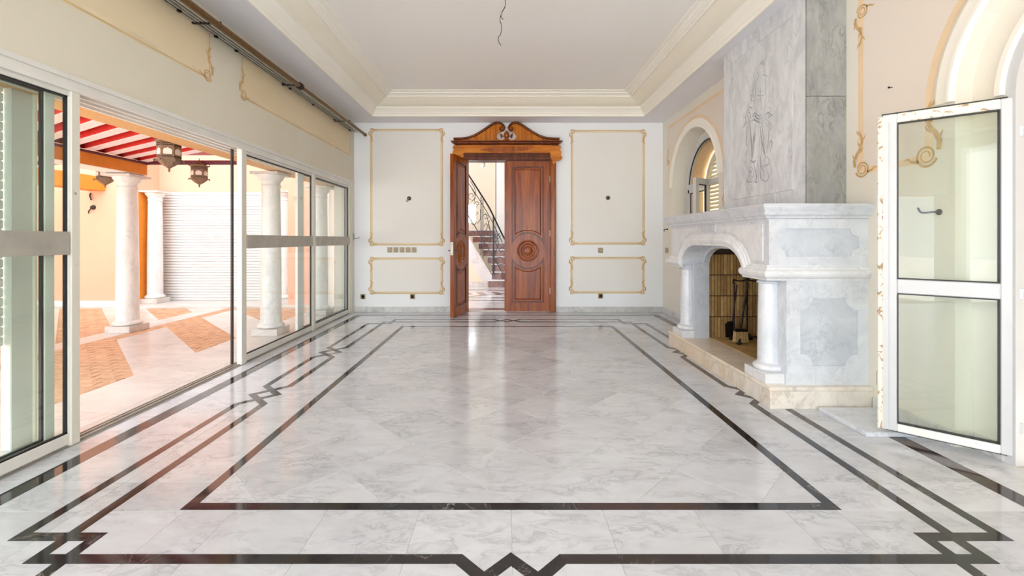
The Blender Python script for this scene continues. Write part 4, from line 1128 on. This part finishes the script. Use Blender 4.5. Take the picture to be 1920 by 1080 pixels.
# local x from hinge to free edge; the side towards the room is +y
def gb(x0, x1, z0, z1, nm, m, y0=-.022, y1=.022, b=.005): return MB().bbox(x0, x1, y0, y1, z0, z1, b).obj(nm, m, gd)
gb(0, .052, 0, HT, 'hinge_stile', M['whitep'])
ls = gb(W_ - .092, W_ - .022, 0, HT, 'lock_stile', M['whitep'])
gb(W_ - .026, W_, .0, HT - .008, 'meeting_strip', M['cream'], -.016, .026)
gb(W_ - .058, W_ - .052, .02, HT - .05, 'stile_bead', M['whitep'], -.024, .0245, .002)
gb(.05, W_ - .09, HT - .056, HT, 'top_rail', M['cream'])
gb(.05, W_ - .09, 0, .05, 'bottom_rail', M['cream_l'])
gb(.05, W_ - .09, .832, .918, 'mid_rail', M['whitep'], -.024, .024)
for z0, z1 in ((.05, .832), (.918, HT - .056)):
    gb(.048, W_ - .088, z0, z1, 'glass_pane', M['glass_o'], -.003, .003, .001)
    a, b = .052, W_ - .092
    MB().box(a, a + .007, -.006, .0225, z0, z1).box(b - .005, b, -.006, .0225, z0, z1).box(a, b, -.006, .0225, z0, z0 + .006).box(a, b, -.006, .0225, z1 - .006, z1).obj('glazing_gasket', M['gasket'], gd)
MB().box(-.004, W_ - .02, -.012, .006, HT, HT + .010).box(-.006, .0, -.012, .006, 0, HT + .01).box(.0, W_ - .04, -.012, .004, -.008, .0).obj('weather_seal', M['gasket'], gd)
gb(W_ - .004, W_ + .004, .26, .34, 'strike_plate', M['steel'], -.012, .012, .002)
for z in (.13, .84, 1.70):
    MB().lathe([(.011, 0), (.011, .055)], (-.014, .0, z), 10).lathe([(.011, .058), (.011, .112)], (-.014, .0, z), 10).bbox(-.012, .004, -.012, .024, z + .058, z + .112, .002).bbox(-.032, -.012, -.012, .018, z, z + .055, .002).obj('hinge', M['whitep'], gd)
df = thing('arched_doorway', 'white arched frame in the recess that carries the open glazed door', 'door frame', (2.74, DYC, 0))
po = archpts(DYC, 1.98, .575, 0, 24); pi_ = archpts(DYC, 1.98, .525, 0, 24)
MB().poly([p for p in po] + [p for p in pi_[::-1]], [], (2.694, 0, 0), UY, UZ, UX, .09).obj('frame', M['whitep'], df)
MB().wallsweep([(a, b) for a, b in arc(DYC, 1.98, .575, 0, 180, 28)][::-1], [(0, -.002), (0, .016), (.012, .024), (.04, .022), (.05, .012), (.05, -.002)], 2.70).obj('inner_moulding', M['cornice'], df)

# ================================================================== ARCHED WINDOW (right, behind the mantel)
wi = thing('window_1', 'white arched window behind the mantel with one casement open', 'window', (2.9, WYC, 1.1), kind='structure')
ro, ri = .695, .62; zs = 1.98
MB().poly(archpts(WYC, zs, ro, 1.1, 26) + archpts(WYC, zs, ri, 1.1, 26)[::-1], [], (2.79, 0, 0), UY, UZ, UX, .06).obj('window_frame', M['whitep'], wi)
MB().box(2.795, 2.845, WYC - ri, WYC + ri, 1.955, 2.03).obj('transom', M['whitep'], wi)
MB().poly(arc(WYC, 2.03, ri - .05, 0, 180, 26), [], (2.82, 0, 0), UY, UZ, UX, .004).obj('glass_pane', M['glass'], wi)
MB().wallsweep([(a, b) for a, b in arc(WYC, 2.03 - .05, ri - .014, 5, 175, 26)][::-1], [(0, 0), (0, .012), (.014, .012), (.014, 0)], 2.82).obj('gasket', M['gasket'], wi)
MB().box(2.795, 2.845, WYC + ri - .05, WYC + ri, 1.1, 1.955).box(2.795, 2.845, WYC + .0, WYC + .055, 1.1, 1.955).box(2.795, 2.845, WYC, WYC + ri, 1.90, 1.955).obj('fixed_casement', M['whitep'], wi)
MB().box(2.818, 2.822, WYC + .05, WYC + ri - .045, 1.12, 1.905).obj('glass_pane', M['glass'], wi)
MB().box(2.810, 2.820, WYC + .05, WYC + .064, 1.12, 1.90).box(2.810, 2.820, WYC + ri - .062, WYC + ri - .048, 1.12, 1.90).box(2.810, 2.820, WYC + .05, WYC + ri - .05, 1.887, 1.901).obj('gasket', M['gasket'], wi)
cs = MB()
a0, a1 = Vector((2.80, 6.05)), Vector((2.532, 5.862)); dd = (a1 - a0).normalized(); nn = Vector((-dd.y, dd.x)); Lc = (a1 - a0).length
def leafbox(mb, s0, s1, z0, z1, t0=-.022, t1=.022):
    P = [a0 + dd * s0 + nn * t0, a0 + dd * s1 + nn * t0, a0 + dd * s1 + nn * t1, a0 + dd * s0 + nn * t1]
    V = [(p.x, p.y, z) for z in (z0, z1) for p in P]
    return mb.add(V, [(0, 1, 2, 3), (4, 5, 6, 7), (0, 1, 5, 4), (1, 2, 6, 5), (2, 3, 7, 6), (3, 0, 4, 7)])
for q in ((0, .06, 1.42, 2.03), (Lc - .07, Lc, 1.42, 2.03), (.06, Lc - .07, 1.95, 2.03), (.06, Lc - .07, 1.42, 1.48)): leafbox(cs, *q)
csh = cs.obj('open_casement', M['whitep'], wi)
leafbox(MB(), .05, Lc - .06, 1.47, 1.96, -.003, .003).obj('glass_pane', M['glass'], csh)
gk = MB()
for q in ((.06, .07, 1.48, 1.95), (Lc - .08, Lc - .07, 1.48, 1.95), (.07, Lc - .08, 1.94, 1.95)): leafbox(gk, *q, -.012, .012)
gk.obj('gasket', M['gasket'], csh)
MB().poly(archpts(WYC + .05, 1.95, .72, .9, 22) + archpts(WYC + .05, 1.95, .62, .9, 22)[::-1], [], (2.86, 0, 0), UY, UZ, UX, .20).obj('outer_reveal', M['tan'], wi)
ws = thing('louvred_shutter', 'cream arched louvred shutter seen through the arched window', 'shutter', (3.1, 5.9, 1))
MB().poly(archpts(6.1, 1.95, .62, .9, 22) + archpts(6.1, 1.95, .54, .9, 22)[::-1], [], (3.06, 0, 0), UY, UZ, UX, .05).obj('shutter_frame', M['shut_y'], ws)
MB().bbox(3.06, 3.11, 6.07, 6.13, .9, 2.49, .003).obj('shutter_stile', M['shut_y'], ws)
for i in range(27):
    z = .96 + .058 * i
    hw = .545 if z < 1.95 else math.sqrt(max(0, .545 ** 2 - (z - 1.95) ** 2))
    if hw > .08: MB().add([(3.07, 6.1 - hw, z), (3.07, 6.1 + hw, z), (3.10, 6.1 + hw, z + .046), (3.10, 6.1 - hw, z + .046), (3.076, 6.1 - hw, z - .004), (3.076, 6.1 + hw, z - .004), (3.106, 6.1 + hw, z + .042), (3.106, 6.1 - hw, z + .042)], [(0, 1, 2, 3), (4, 5, 6, 7), (0, 1, 5, 4), (1, 2, 6, 5), (2, 3, 7, 6), (3, 0, 4, 7)]).obj('slat', M['shut_y'], ws)

# ================================================================== STAIR HALL beyond the wooden door
hf = MB().box(-3.0, 3.0, YB + .2, 14.4, -.12, -.012)
hfl = struct('hall_floor', hf, M['grout'], 'shiny pale marble floor of the stair hall beyond the door', 'floor')
gridtiles([-2.4, -1.6, -1.0, -.4, .2, .8, 1.4, 2.2], [YB + .2, 8.0, 8.6, 9.2, 9.8, 10.4, 11.0, 11.6, 12.4, 13.2, 14.0], M['tile_h'], hfl)
def hstrip(P, m=None): floorpiece(P, 'inlay_strip', m or M['inlay'], -.006, .0012, hfl, .0004)
hstrip([(-1.2, 7.45), (1.2, 7.45), (1.2, 7.62), (-1.2, 7.62)], M['inlay_r'])
for y0, y1 in ((8.55, 8.68), (8.95, 9.05)): hstrip([(-1.6, y0), (1.4, y0), (1.4, y1), (-1.6, y1)])
for x in (-.86, -.55, -.2, .15):
    hstrip([(x, 9.5), (x + .16, 9.5), (x + .02, 9.95), (x - .14, 9.95)], M['inlay_r'])
hstrip([(-.9, 10.35), (.6, 10.2), (.6, 10.32), (-.9, 10.47)])
hstrip([(-.8, 9.1), (.1, 9.75), (.1, 9.87), (-.8, 9.22)])
# hall shell
hb = MB().poly([(-3.2, 0), (-.28, 0), (-.28, 6), (-3.2, 6)], [[(-1.18, 1.72), (-.93, 1.72), (-.93, 2.30), (-1.18, 2.30)][::-1]], (0, 13.7, 0), UX, UZ, UY, .2)
struct('hall_wall_far', hb, M['hallw'], 'beige back wall of the stair hall with a small bright window', 'wall')
struct('hall_wall_right', MB().box(-.30, 3.2, 13.1, 13.3, 0, 6).box(-.30, -.28, 13.1, 13.9, 0, 6), M['hallw2'], 'pale back wall section of the stair hall right of the corner', 'wall')
struct('hall_wall_side', MB().box(-3.2, -3.0, YB + .2, 13.9, 0, 6).box(3.0, 3.2, YB + .2, 13.3, 0, 6).box(-3.2, 3.2, YB + .02, YB + .2, ZC, 6), M['hallw2'], 'pale side walls of the stair hall', 'wall')
struct('hall_ceiling', MB().poly([(-3.2, YB + .02), (3.2, YB + .02), (3.2, 13.9), (-3.2, 13.9)], [[(-2.8, 8.2), (-2.8, 13.2), (-.9, 13.2), (-.9, 8.2)]], (0, 0, 6.0), UX, UY, UZ, .15), M['hallw2'], 'unseen stair hall ceiling with a long opening added to let in light', 'ceiling')  # closed to keep sun off the doorway; opening added to light the hall
# stairs
stc = thing('staircase', 'marble staircase with red risers climbing away behind the wooden door', 'staircase', (.2, 11, 0))
lefts = [-.455, -.375, -.385, -.50, -.63, -.78, -.97, -1.15, -1.33]
rise = .186
for i, xl in enumerate(lefts[:8]):
    y0 = 10.93 + .28 * i; xr_ = 1.6 if y0 < 12.6 else -.32
    MB().box(xl + .02, xr_, y0 + .03, y0 + .42, rise * i if i else 0, rise * (i + 1) - .028).obj('riser', M['inlay_r'], stc)
    MB().bbox(xl, xr_, y0, y0 + .42, rise * (i + 1) - .03, rise * (i + 1), .006).obj('tread', M['tile_h'], stc)
sx0 = bx  # (unused alias kept short)
def hp(px, py, y): return ((px - CX) * y / F, CH + (CY - py) * y / F)
ys_ = 11.2
A_ = hp(921, 521, ys_); B_ = hp(866, 437, ys_)
MB().poly([(A_[0] - .06, 0), (A_[0] - .06, A_[1]), B_, (B_[0] - .5, B_[1]), (B_[0] - .5, 0)], [], (0, ys_, 0), UX, UZ, UY, .05).obj('stair_side_wall', M['hallw'], stc)
dx_, dz_ = B_[0] - A_[0], B_[1] - A_[1]
MB().poly([(A_[0] + .02, 0), (A_[0] + .02, A_[1] + .06), (B_[0] + .04, B_[1] + .12), (B_[0] - .14, B_[1] - .14), (A_[0] - .14, .0)], [], (0, ys_ - .03, 0), UX, UZ, UY, .05).obj('stringer', M['tile_h'], stc)
MB().bbox(-1.9, A_[0] - .1, ys_ - .05, ys_ - .02, 0, .11, .003).obj('baseboard', M['base'], stc)
yr = 11.05
rl = thing('stair_railing', 'wrought iron stair railing with scrolls seen through the doorway', 'railing', (-.4, yr, .2))
def hq(c): q = hp(840 + c[0] / 3.375, 280 + c[1] / 3.375, yr); return (q[0], yr, q[1])
MB().tube(smooth_path([hq(c) for c in [(60, 60), (135, 170), (200, 272), (262, 372), (310, 470), (350, 552), (390, 620)]]), .02, 8).obj('handrail', M['iron'], rl)
MB().tube(smooth_path([hq(c) for c in [(70, 330), (135, 430), (210, 555), (280, 672), (345, 782)]]), .013, 6).obj('lower_rail', M['iron_b'], rl)
MB().tube(smooth_path([hq(c) for c in [(100, 170), (150, 245), (215, 345), (270, 440), (320, 540), (345, 590)]]), .011, 6).obj('upper_rail', M['iron_b'], rl)
for P in ([(209, 300), (209, 670)], [(221, 318), (221, 690)], [(285, 425), (285, 790)], [(291, 438), (291, 800)]):
    MB().tube([hq(c) for c in P], .013, 6).obj('baluster', M['iron_b'], rl)
def curl(c, r, a0, turns, sgn=1):
    return [(c[0] + r * (1 - .8 * i / 22) * math.cos(math.radians(a0 + sgn * turns * 360 * i / 22)), c[1] + r * (1 - .8 * i / 22) * math.sin(math.radians(a0 + sgn * turns * 360 * i / 22))) for i in range(23)]
for P in ([(150, 250), (172, 290), (165, 330)], [(140, 200), (170, 250), (172, 300), (150, 330)], [(240, 590), (230, 540), (250, 490), (262, 450)], [(262, 590), (270, 540), (262, 500), (240, 470), (228, 490)],
          [(300, 650), (320, 600), (310, 550), (330, 530)], [(185, 470), (205, 440), (205, 380)], curl((185, 345), 20, 90, 1.2), curl((172, 410), 18, 0, 1.3, -1), curl((240, 430), 22, 180, 1.1), curl((262, 572), 20, 30, 1.2),
          curl((310, 545), 22, 0, 1.2), curl((332, 700), 40, -60, 1.3), curl((150, 295), 24, 100, 1.0), curl((340, 640), 26, 60, 1.1, -1), curl((165, 460), 20, 200, 1.1, -1), [(345, 782), (355, 800), (350, 818), (340, 805), (350, 770)],
          [(255, 540), (290, 575), (325, 640)], [(232, 400), (250, 440), (270, 520)]):
    MB().tube(smooth_path([hq(c) for c in P], 3), .009, 6).obj('scrollwork', M['iron_b'], rl)
pl_ = thing('hall_pendant', 'small pendant lamp hanging high in the stair hall', 'lamp', (-.5, 9.6, 2.8))
MB().tube([(-.5, 9.6, 5.9), (-.5, 9.6, 2.93)], .004, 6).obj('cord', M['cable'], pl_)
MB().lathe([(0, .14), (.02, .13), (.03, .10), (.05, .09), (.05, .07)], (-.5, 9.6, 2.8), 16).obj('fitting', M['steel'], pl_)
MB().lathe([(.03, .075), (.05, .05), (.055, .02), (.04, -.01), (0, -.03)], (-.5, 9.6, 2.8), 16).obj('globe', M['milk'], pl_)

# ================================================================== TERRACE (left, outside)
tf = MB().box(-12, -2.614, -4, 9.5, -.14, -.012)
ter = struct('terrace_floor', tf, M['grout'], 'terrace paved with orange bricks and pale marble bands', 'floor')
XB, XS0, XS1, XC0 = -3.285, -4.65, -4.85, -5.17
e2 = .002
# marble bands as slabs
def slabs(poly, cell=.95):
    xs_ = [p[0] for p in poly]; ys2 = [p[1] for p in poly]
    x = math.floor(min(xs_) / cell) * cell
    while x < max(xs_):
        y = math.floor(min(ys2) / cell) * cell
        while y < max(ys2):
            P = cliprect(poly, x + .0008, x + cell - .0008, y + .0008, y + cell - .0008)
            if len(P) >= 3: floorpiece(P, 'marble_slab', M['terr'], -.012, 0, ter)
            y += cell
        x += cell
TY0, TY1 = -1.0, 7.70
slabs([(XB, TY0), (-2.614, TY0), (-2.614, TY1), (XB, TY1)], .9)
slabs([(XC0, TY0), (XS1, TY0), (XS1, TY1), (XC0, TY1)], .9)
def band(x0, x1, s0, s1):
    P = [(x0, TY0), (x1, TY0), (x1, TY1), (x0, TY1)]
    P = clip(P, -1, -1, -s0)
    if len(P) >= 3: P = clip(P, 1, 1, s1)
    return P if len(P) >= 3 else []
bricks = []
for x0, x1 in ((XS0, XB), (-9.4, XC0)):
    for s0, s1 in ((.58, 1.35), (2.05, 2.85), (-.95, -.15)):
        P = band(x0, x1, s0, s1)
        if P: slabs(P)
    for s0, s1 in ((-6, -.95), (-.15, .58), (1.35, 2.05), (2.85, 6)):
        P = band(x0, x1, s0, s1)
        if P: bricks.append(P)
bricks.append([(XS1, TY0), (XS0, TY0), (XS0, TY1), (XS1, TY1)])
pieces = []
for P in bricks:
    xs_ = [p[0] for p in P]; ys2 = [p[1] for p in P]
    j = math.floor(min(ys2) / .1)
    while j * .1 < max(ys2):
        x = math.floor(min(xs_) / .2) * .2 + (.1 if j % 2 else 0) - .2
        while x < max(xs_):
            Q = cliprect(P, x + .004, x + .196, j * .1 + .004, j * .1 + .096)
            if len(Q) >= 3 and abs(area(Q)) > 4e-4: pieces.append(Q)
            x += .2
        j += 1
def visible(Q):
    cx_ = sum(p[0] for p in Q) / len(Q); cy_ = sum(p[1] for p in Q) / len(Q)
    if cy_ < 1: return 1e9
    px = CX + F * cx_ / cy_
    return (cx_ * cx_ + cy_ * cy_) if -5 < px < 700 and cx_ < -3.2 else 1e6 + cx_ * cx_ + cy_ * cy_
pieces.sort(key=visible)
for Q in pieces[:285]: floorpiece(Q, 'paving_brick', M['brickp'], -.012, random.uniform(-.0015, .001), ter, .003)
rest = MB()
for Q in pieces[285:]:
    if area(Q) < 0: Q = Q[::-1]
    n_ = len(Q); i_ = offs(Q, .003); zt = random.uniform(-.0015, .001)
    rest.add([(p[0], p[1], -.012) for p in Q] + [(p[0], p[1], zt) for p in i_], [tuple(range(n_, 2 * n_))] + [(i, (i + 1) % n_, n_ + (i + 1) % n_, n_ + i) for i in range(n_)])
prop(rest.obj('paving_bricks', M['brickp'], ter), kind='stuff')
struct('terrace_step', MB().bbox(-9.4, -2.5, 7.60, 8.5, -.012, .04, .006), M['terr'], 'low pale step in front of the white roller shutter', 'step')

# far peach walls, raised out of view to block the sun
TW = 7.76
tw = MB().box(-9.6, -6.62, TW, 8.6, 0, 7.0)
twall = struct('terrace_wall_far', tw, M['peach'], 'peach stucco wall at the far end of the terrace', 'wall')
MB().box(-6.62, -3.86, 8.36, 8.6, 2.06, 7.0).obj('wall_over_shutter', M['peach'], twall)
MB().box(-3.86, -2.4, TW, 8.6, 0, 7.0).obj('wall_return', M['peach'], twall)
MB().box(-6.625, -6.60, TW - .005, 8.36, 0, 2.06).obj('orange_reveal', M['orange'], twall)
MB().bbox(-9.4, -6.62, TW - .02, TW, .0, .11, .004).obj('baseboard', M['white'], twall)
struct('terrace_wall_left', MB().box(-9.8, -9.4, 1.5, 8.6, 0, 5.0), M['peach_w'], 'pale stucco wall closing the terrace on the left', 'wall')
ss = thing('roller_shutter', 'wide closed white roller shutter in the peach wall across the terrace', 'shutter', (-5.2, 8.32, .04))
sb = MB().add([(-6.6, 8.345, 0), (-3.86, 8.345, 0), (-3.86, 8.322, .006), (-6.6, 8.322, .006), (-3.86, 8.318, .026), (-6.6, 8.318, .026), (-3.86, 8.322, .046), (-6.6, 8.322, .046), (-3.86, 8.345, .0525), (-6.6, 8.345, .0525)],
             [(0, 1, 2, 3), (3, 2, 4, 5), (5, 4, 6, 7), (7, 6, 8, 9)]).mesh('shutter_slat'); sb.materials.append(M['shut'])
for i in range(39):
    o = put('slat', sb, ss); o.location = (0, 0, .04 + .0525 * i)
MB().box(-6.6, -3.86, 8.343, 8.36, .04, 2.1).obj('shutter_back', M['shut'], ss)

# columns
def stone_column(label, x, y, z0):
    t = thing('marble_column', label, 'column', (x, y, z0), 'marble columns on the terrace', True)
    MB().bbox(-.16, .16, -.16, .16, 0, .085, .004).obj('plinth', M['terr'], t)
    MB().lathe([(.128, .085), (.150, .09), (.158, .105), (.156, .122), (.142, .134), (.132, .138), (.128, .15)], (0, 0, 0), 32).obj('base_ring', M['col'], t)
    MB().lathe([(.124, .15), (.122, .18), (.120, .8), (.113, 1.4), (.106, 1.86), (.105, 1.88)], (0, 0, 0), 36).obj('shaft', M['col'], t)
    MB().lathe([(.105, 1.865), (.116, 1.868), (.118, 1.88), (.112, 1.886), (.107, 1.90), (.108, 1.925), (.118, 1.94), (.138, 1.965), (.152, 1.99), (.158, 2.005), (.158, 2.012)], (0, 0, 0), 36).obj('capital', M['col'], t)
    MB().bbox(-.175, .175, -.175, .175, 2.012, 2.045, .004).obj('abacus', M['terr'], t)
    return t
c1 = stone_column('marble column carrying the orange beam end of the red pergola', -4.965, 5.745, 0)
dup(c1, (-6.45, 8.05, .04), 'marble column at the left edge of the white roller shutter')
dup(c1, (-2.99, 5.575, 0), 'large marble column standing close behind the glass right of the open gap')
dup(c1, (-4.04, 8.05, .04), 'marble column at the right edge of the white roller shutter')
dup(c1, (-2.97, 7.0, 0), 'marble column behind the farthest sliding glass door')

struct('added_ground', MB().poly([(-30, -30), (30, -30), (30, 30), (-30, 30)], [[(-12, -4.19), (-12, 14.3), (3.1, 14.3), (3.1, -4.19)]], (0, 0, -.2), UX, UY, UZ, .05), M['terr'], 'pale unseen ground added around the house to block light from below', 'ground')  # unseen ground, added to stop sky light coming from below
struct('added_wall_right', MB().box(3.75, 3.95, -6, 9, 0, 3.6), M['peach_w'], 'pale unseen wall added outside the right doorway to cut its light', 'wall')  # unseen wall, added to dim the light through the right doorway
struct('added_sun_roof', MB().box(2.87, 3.95, -6, 4.3, 3.6, 3.75), M['peach_w'], 'unseen roof slab added outside the right doorway to block the sun', 'roof')  # unseen slab, added to keep the sun out of the right doorway
# red pergola
pg = thing('pergola', 'red painted pergola with white stencilled joists and orange beams', 'pergola', (-4.9, 3.0, 2.06))
BXA, BXB, BZ0, BZ1 = -5.12, -4.81, 2.062, 2.20
MB().box(BXA, BXB, 3.2, 5.87, BZ0, BZ1).obj('beam', M['orange'], pg)
MB().box(BXA + .004, BXB - .004, 3.2, 5.86, BZ0 - .006, BZ0).obj('beam_soffit', M['white'], pg)
MB().bbox(BXA, BXB + .02, 3.2, 5.89, BZ1, BZ1 + .03, .004).obj('beam_cap', M['purple'], pg)
XE = -2.975; PY0 = 3.2; ZJ = 2.235
def prism(P, z0, z1, nm, m, parent):
    if len(P) < 3 or abs(area(P)) < 1e-3: return None
    return MB().poly([tuple(p) for p in P], [], (0, 0, z0), UX, UY, UZ, z1 - z0).obj(nm, m, parent)
MB().box(BXB, XE, PY0, 5.9, ZJ + .10, ZJ + .15).obj('ceiling_board', M['red'], pg)
k_ = .57; cpos = 5.80 + k_ * BXB
for q in range(26):
    c0 = cpos - .25 * q
    def jband(hw, x0, x1, y0, y1):
        P = [(x0, y0), (x1, y0), (x1, y1), (x0, y1)]
        P = clip(P, k_, 1, c0 + hw)
        if len(P) >= 3: P = clip(P, -k_, -1, -(c0 - hw))
        return P
    jo = prism(jband(.062, BXB + .01, XE, PY0 + .02, 5.85), ZJ, ZJ + .105, 'joist', M['red'], pg)
    if jo is None: continue
    prism(jband(.058, BXB + .03, XE - .002, PY0 + .03, 5.84), ZJ - .004, ZJ, 'stencilled_band', M['lace'], jo)
    y_e = c0 - k_ * BXB
    if y_e > PY0 + .3: MB().box(BXB + .004, BXB + .010, y_e - .185, y_e - .065, ZJ, ZJ + .1).obj('end_panel', M['red_d'], pg)
MB().bbox(-7.1, XE, 5.85, 5.90, 2.205, 2.26, .004).obj('gable_trim', M['purple'], pg)
MB().box(-7.4, -7.1, -1.0, TW - .005, 2.06, 2.30).obj('outer_beam', M['orange'], pg)
MB().box(-7.1, BXA, 3.2, 5.9, 2.245, 2.30).obj('added_outer_cover', M['red_d'], pg)  # unseen cover over the outer bay, added to dim the terrace

# lanterns
def lantern(label, loc, chain):
    t = thing('hanging_lantern', label, 'lantern', loc, 'pierced metal lanterns', True)
    R = .098; N = 6
    hexp = lambda r, z, k=0: [(r * math.cos(math.radians(60 * i + 30)), r * math.sin(math.radians(60 * i + 30)), z) for i in range(6)]
    def frus(rz, nm, m, cap=True):
        mb = MB(); V = []
        for r, z in rz: V += hexp(max(r, .001), z)
        fs = [(j * 6 + i, j * 6 + (i + 1) % 6, (j + 1) * 6 + (i + 1) % 6, (j + 1) * 6 + i) for j in range(len(rz) - 1) for i in range(6)]
        return mb.add(V, fs).obj(nm, m, t)
    frus([(R * .97, 0), (R * .97, .168)], 'lantern_body', M['lant'])
    frus([(R * 1.12, -.008), (R * 1.12, .006), (R * .97, .008)], 'bottom_rim', M['lant'])
    frus([(R * .97, .160), (R * 1.12, .165), (R * 1.15, .18), (R * .9, .184)], 'top_rim', M['lant'])
    frus([(R * 1.02, -.004), (R * .6, -.045), (R * .22, -.07), (.012, -.078)], 'lower_cone', M['lant'])
    frus([(R * .9, .182), (R * .55, .215), (R * .2, .232), (.01, .24)], 'roof', M['lant'])
    MB().lathe([(0, -.078), (.012, -.084), (.006, -.094), (.011, -.102), (.0, -.116)], (0, 0, 0), 10).obj('finial', M['lant'], t)
    ap_ = R * .97 * math.cos(math.radians(30))
    for i in range(6):
        a = math.radians(60 * i + 60); n = Vector((math.cos(a), math.sin(a), 0)); u = Vector((-n.y, n.x, 0)); hw = R * .97 / 2
        P = [(-.032, .045), (.032, .045), (.034, .078)] + [(.034 * math.cos(math.radians(x)), .078 + .022 * math.sin(math.radians(x)) + (.008 if 80 < x < 100 else 0)) for x in range(15, 180, 15)] + [(-.034, .078)]
        MB().poly(P, [], tuple(n * (ap_ - .002)), tuple(u), UZ, tuple(n), .005).obj('milk_pane', M['milk'], t)
        mb = MB()
        for z in (.022, .128, .146): mb.poly([(-hw * .9, z), (hw * .9, z), (hw * .9, z + .006), (-hw * .9, z + .006)], [], tuple(n * (ap_ - .002)), tuple(u), UZ, tuple(n), .006)
        mb.obj('fretwork_band', M['iron'], t)
        c = (R * 1.16 * math.cos(math.radians(60 * i + 30)), R * 1.16 * math.sin(math.radians(60 * i + 30)))
        MB().lathe([(.006, -.02), (.009, -.006), (.003, .006)], (c[0], c[1], .0), 6).obj('corner_drop', M['lant'], t)
        MB().lathe([(.008, 0), (.006, .018), (.001, .03)], (c[0], c[1], .17), 6).obj('corner_tip', M['lant'], t)
    MB().tube([(0, 0, .235), (0, 0, .235 + chain)], .004, 6).obj('chain', M['iron'], t)
    return t
lantern('pierced metal lantern hanging nearest, in front of the red pergola ceiling', (-3.17, 4.12, 1.948), .055)
lantern('pierced metal lantern hanging in front of the peach wall above the roller shutter', (-4.09, 5.84, 2.008), .04)
lantern('pierced metal lantern half hidden behind the orange beam and column capital', (-5.42, 5.92, 2.012), .0)
# wiring stub on the peach wall
c = (-7.33, TW, 2.0)
wsb = thing('wall_wire', 'black wire stub and broken lamp holder on the peach terrace wall', 'wire', c)
MB().tube(smooth_path([(c[0] - .03, TW, 2.02), (c[0] - .02, TW - .03, 1.98), (c[0] + .0, TW - .03, 1.92), (c[0] - .005, TW - .02, 1.90)]), .012, 6).obj('wire', M['cable'], wsb)
MB().lathe([(0, -.05), (.03, -.04), (.045, 0)], (c[0] + .02, TW, 1.77), 10, 'y').tube([(c[0] + .02, TW - .03, 1.77), (c[0] - .03, TW - .04, 1.70), (c[0] - .04, TW - .03, 1.66)], .01, 6).obj('lamp_holder', M['cable'], wsb)
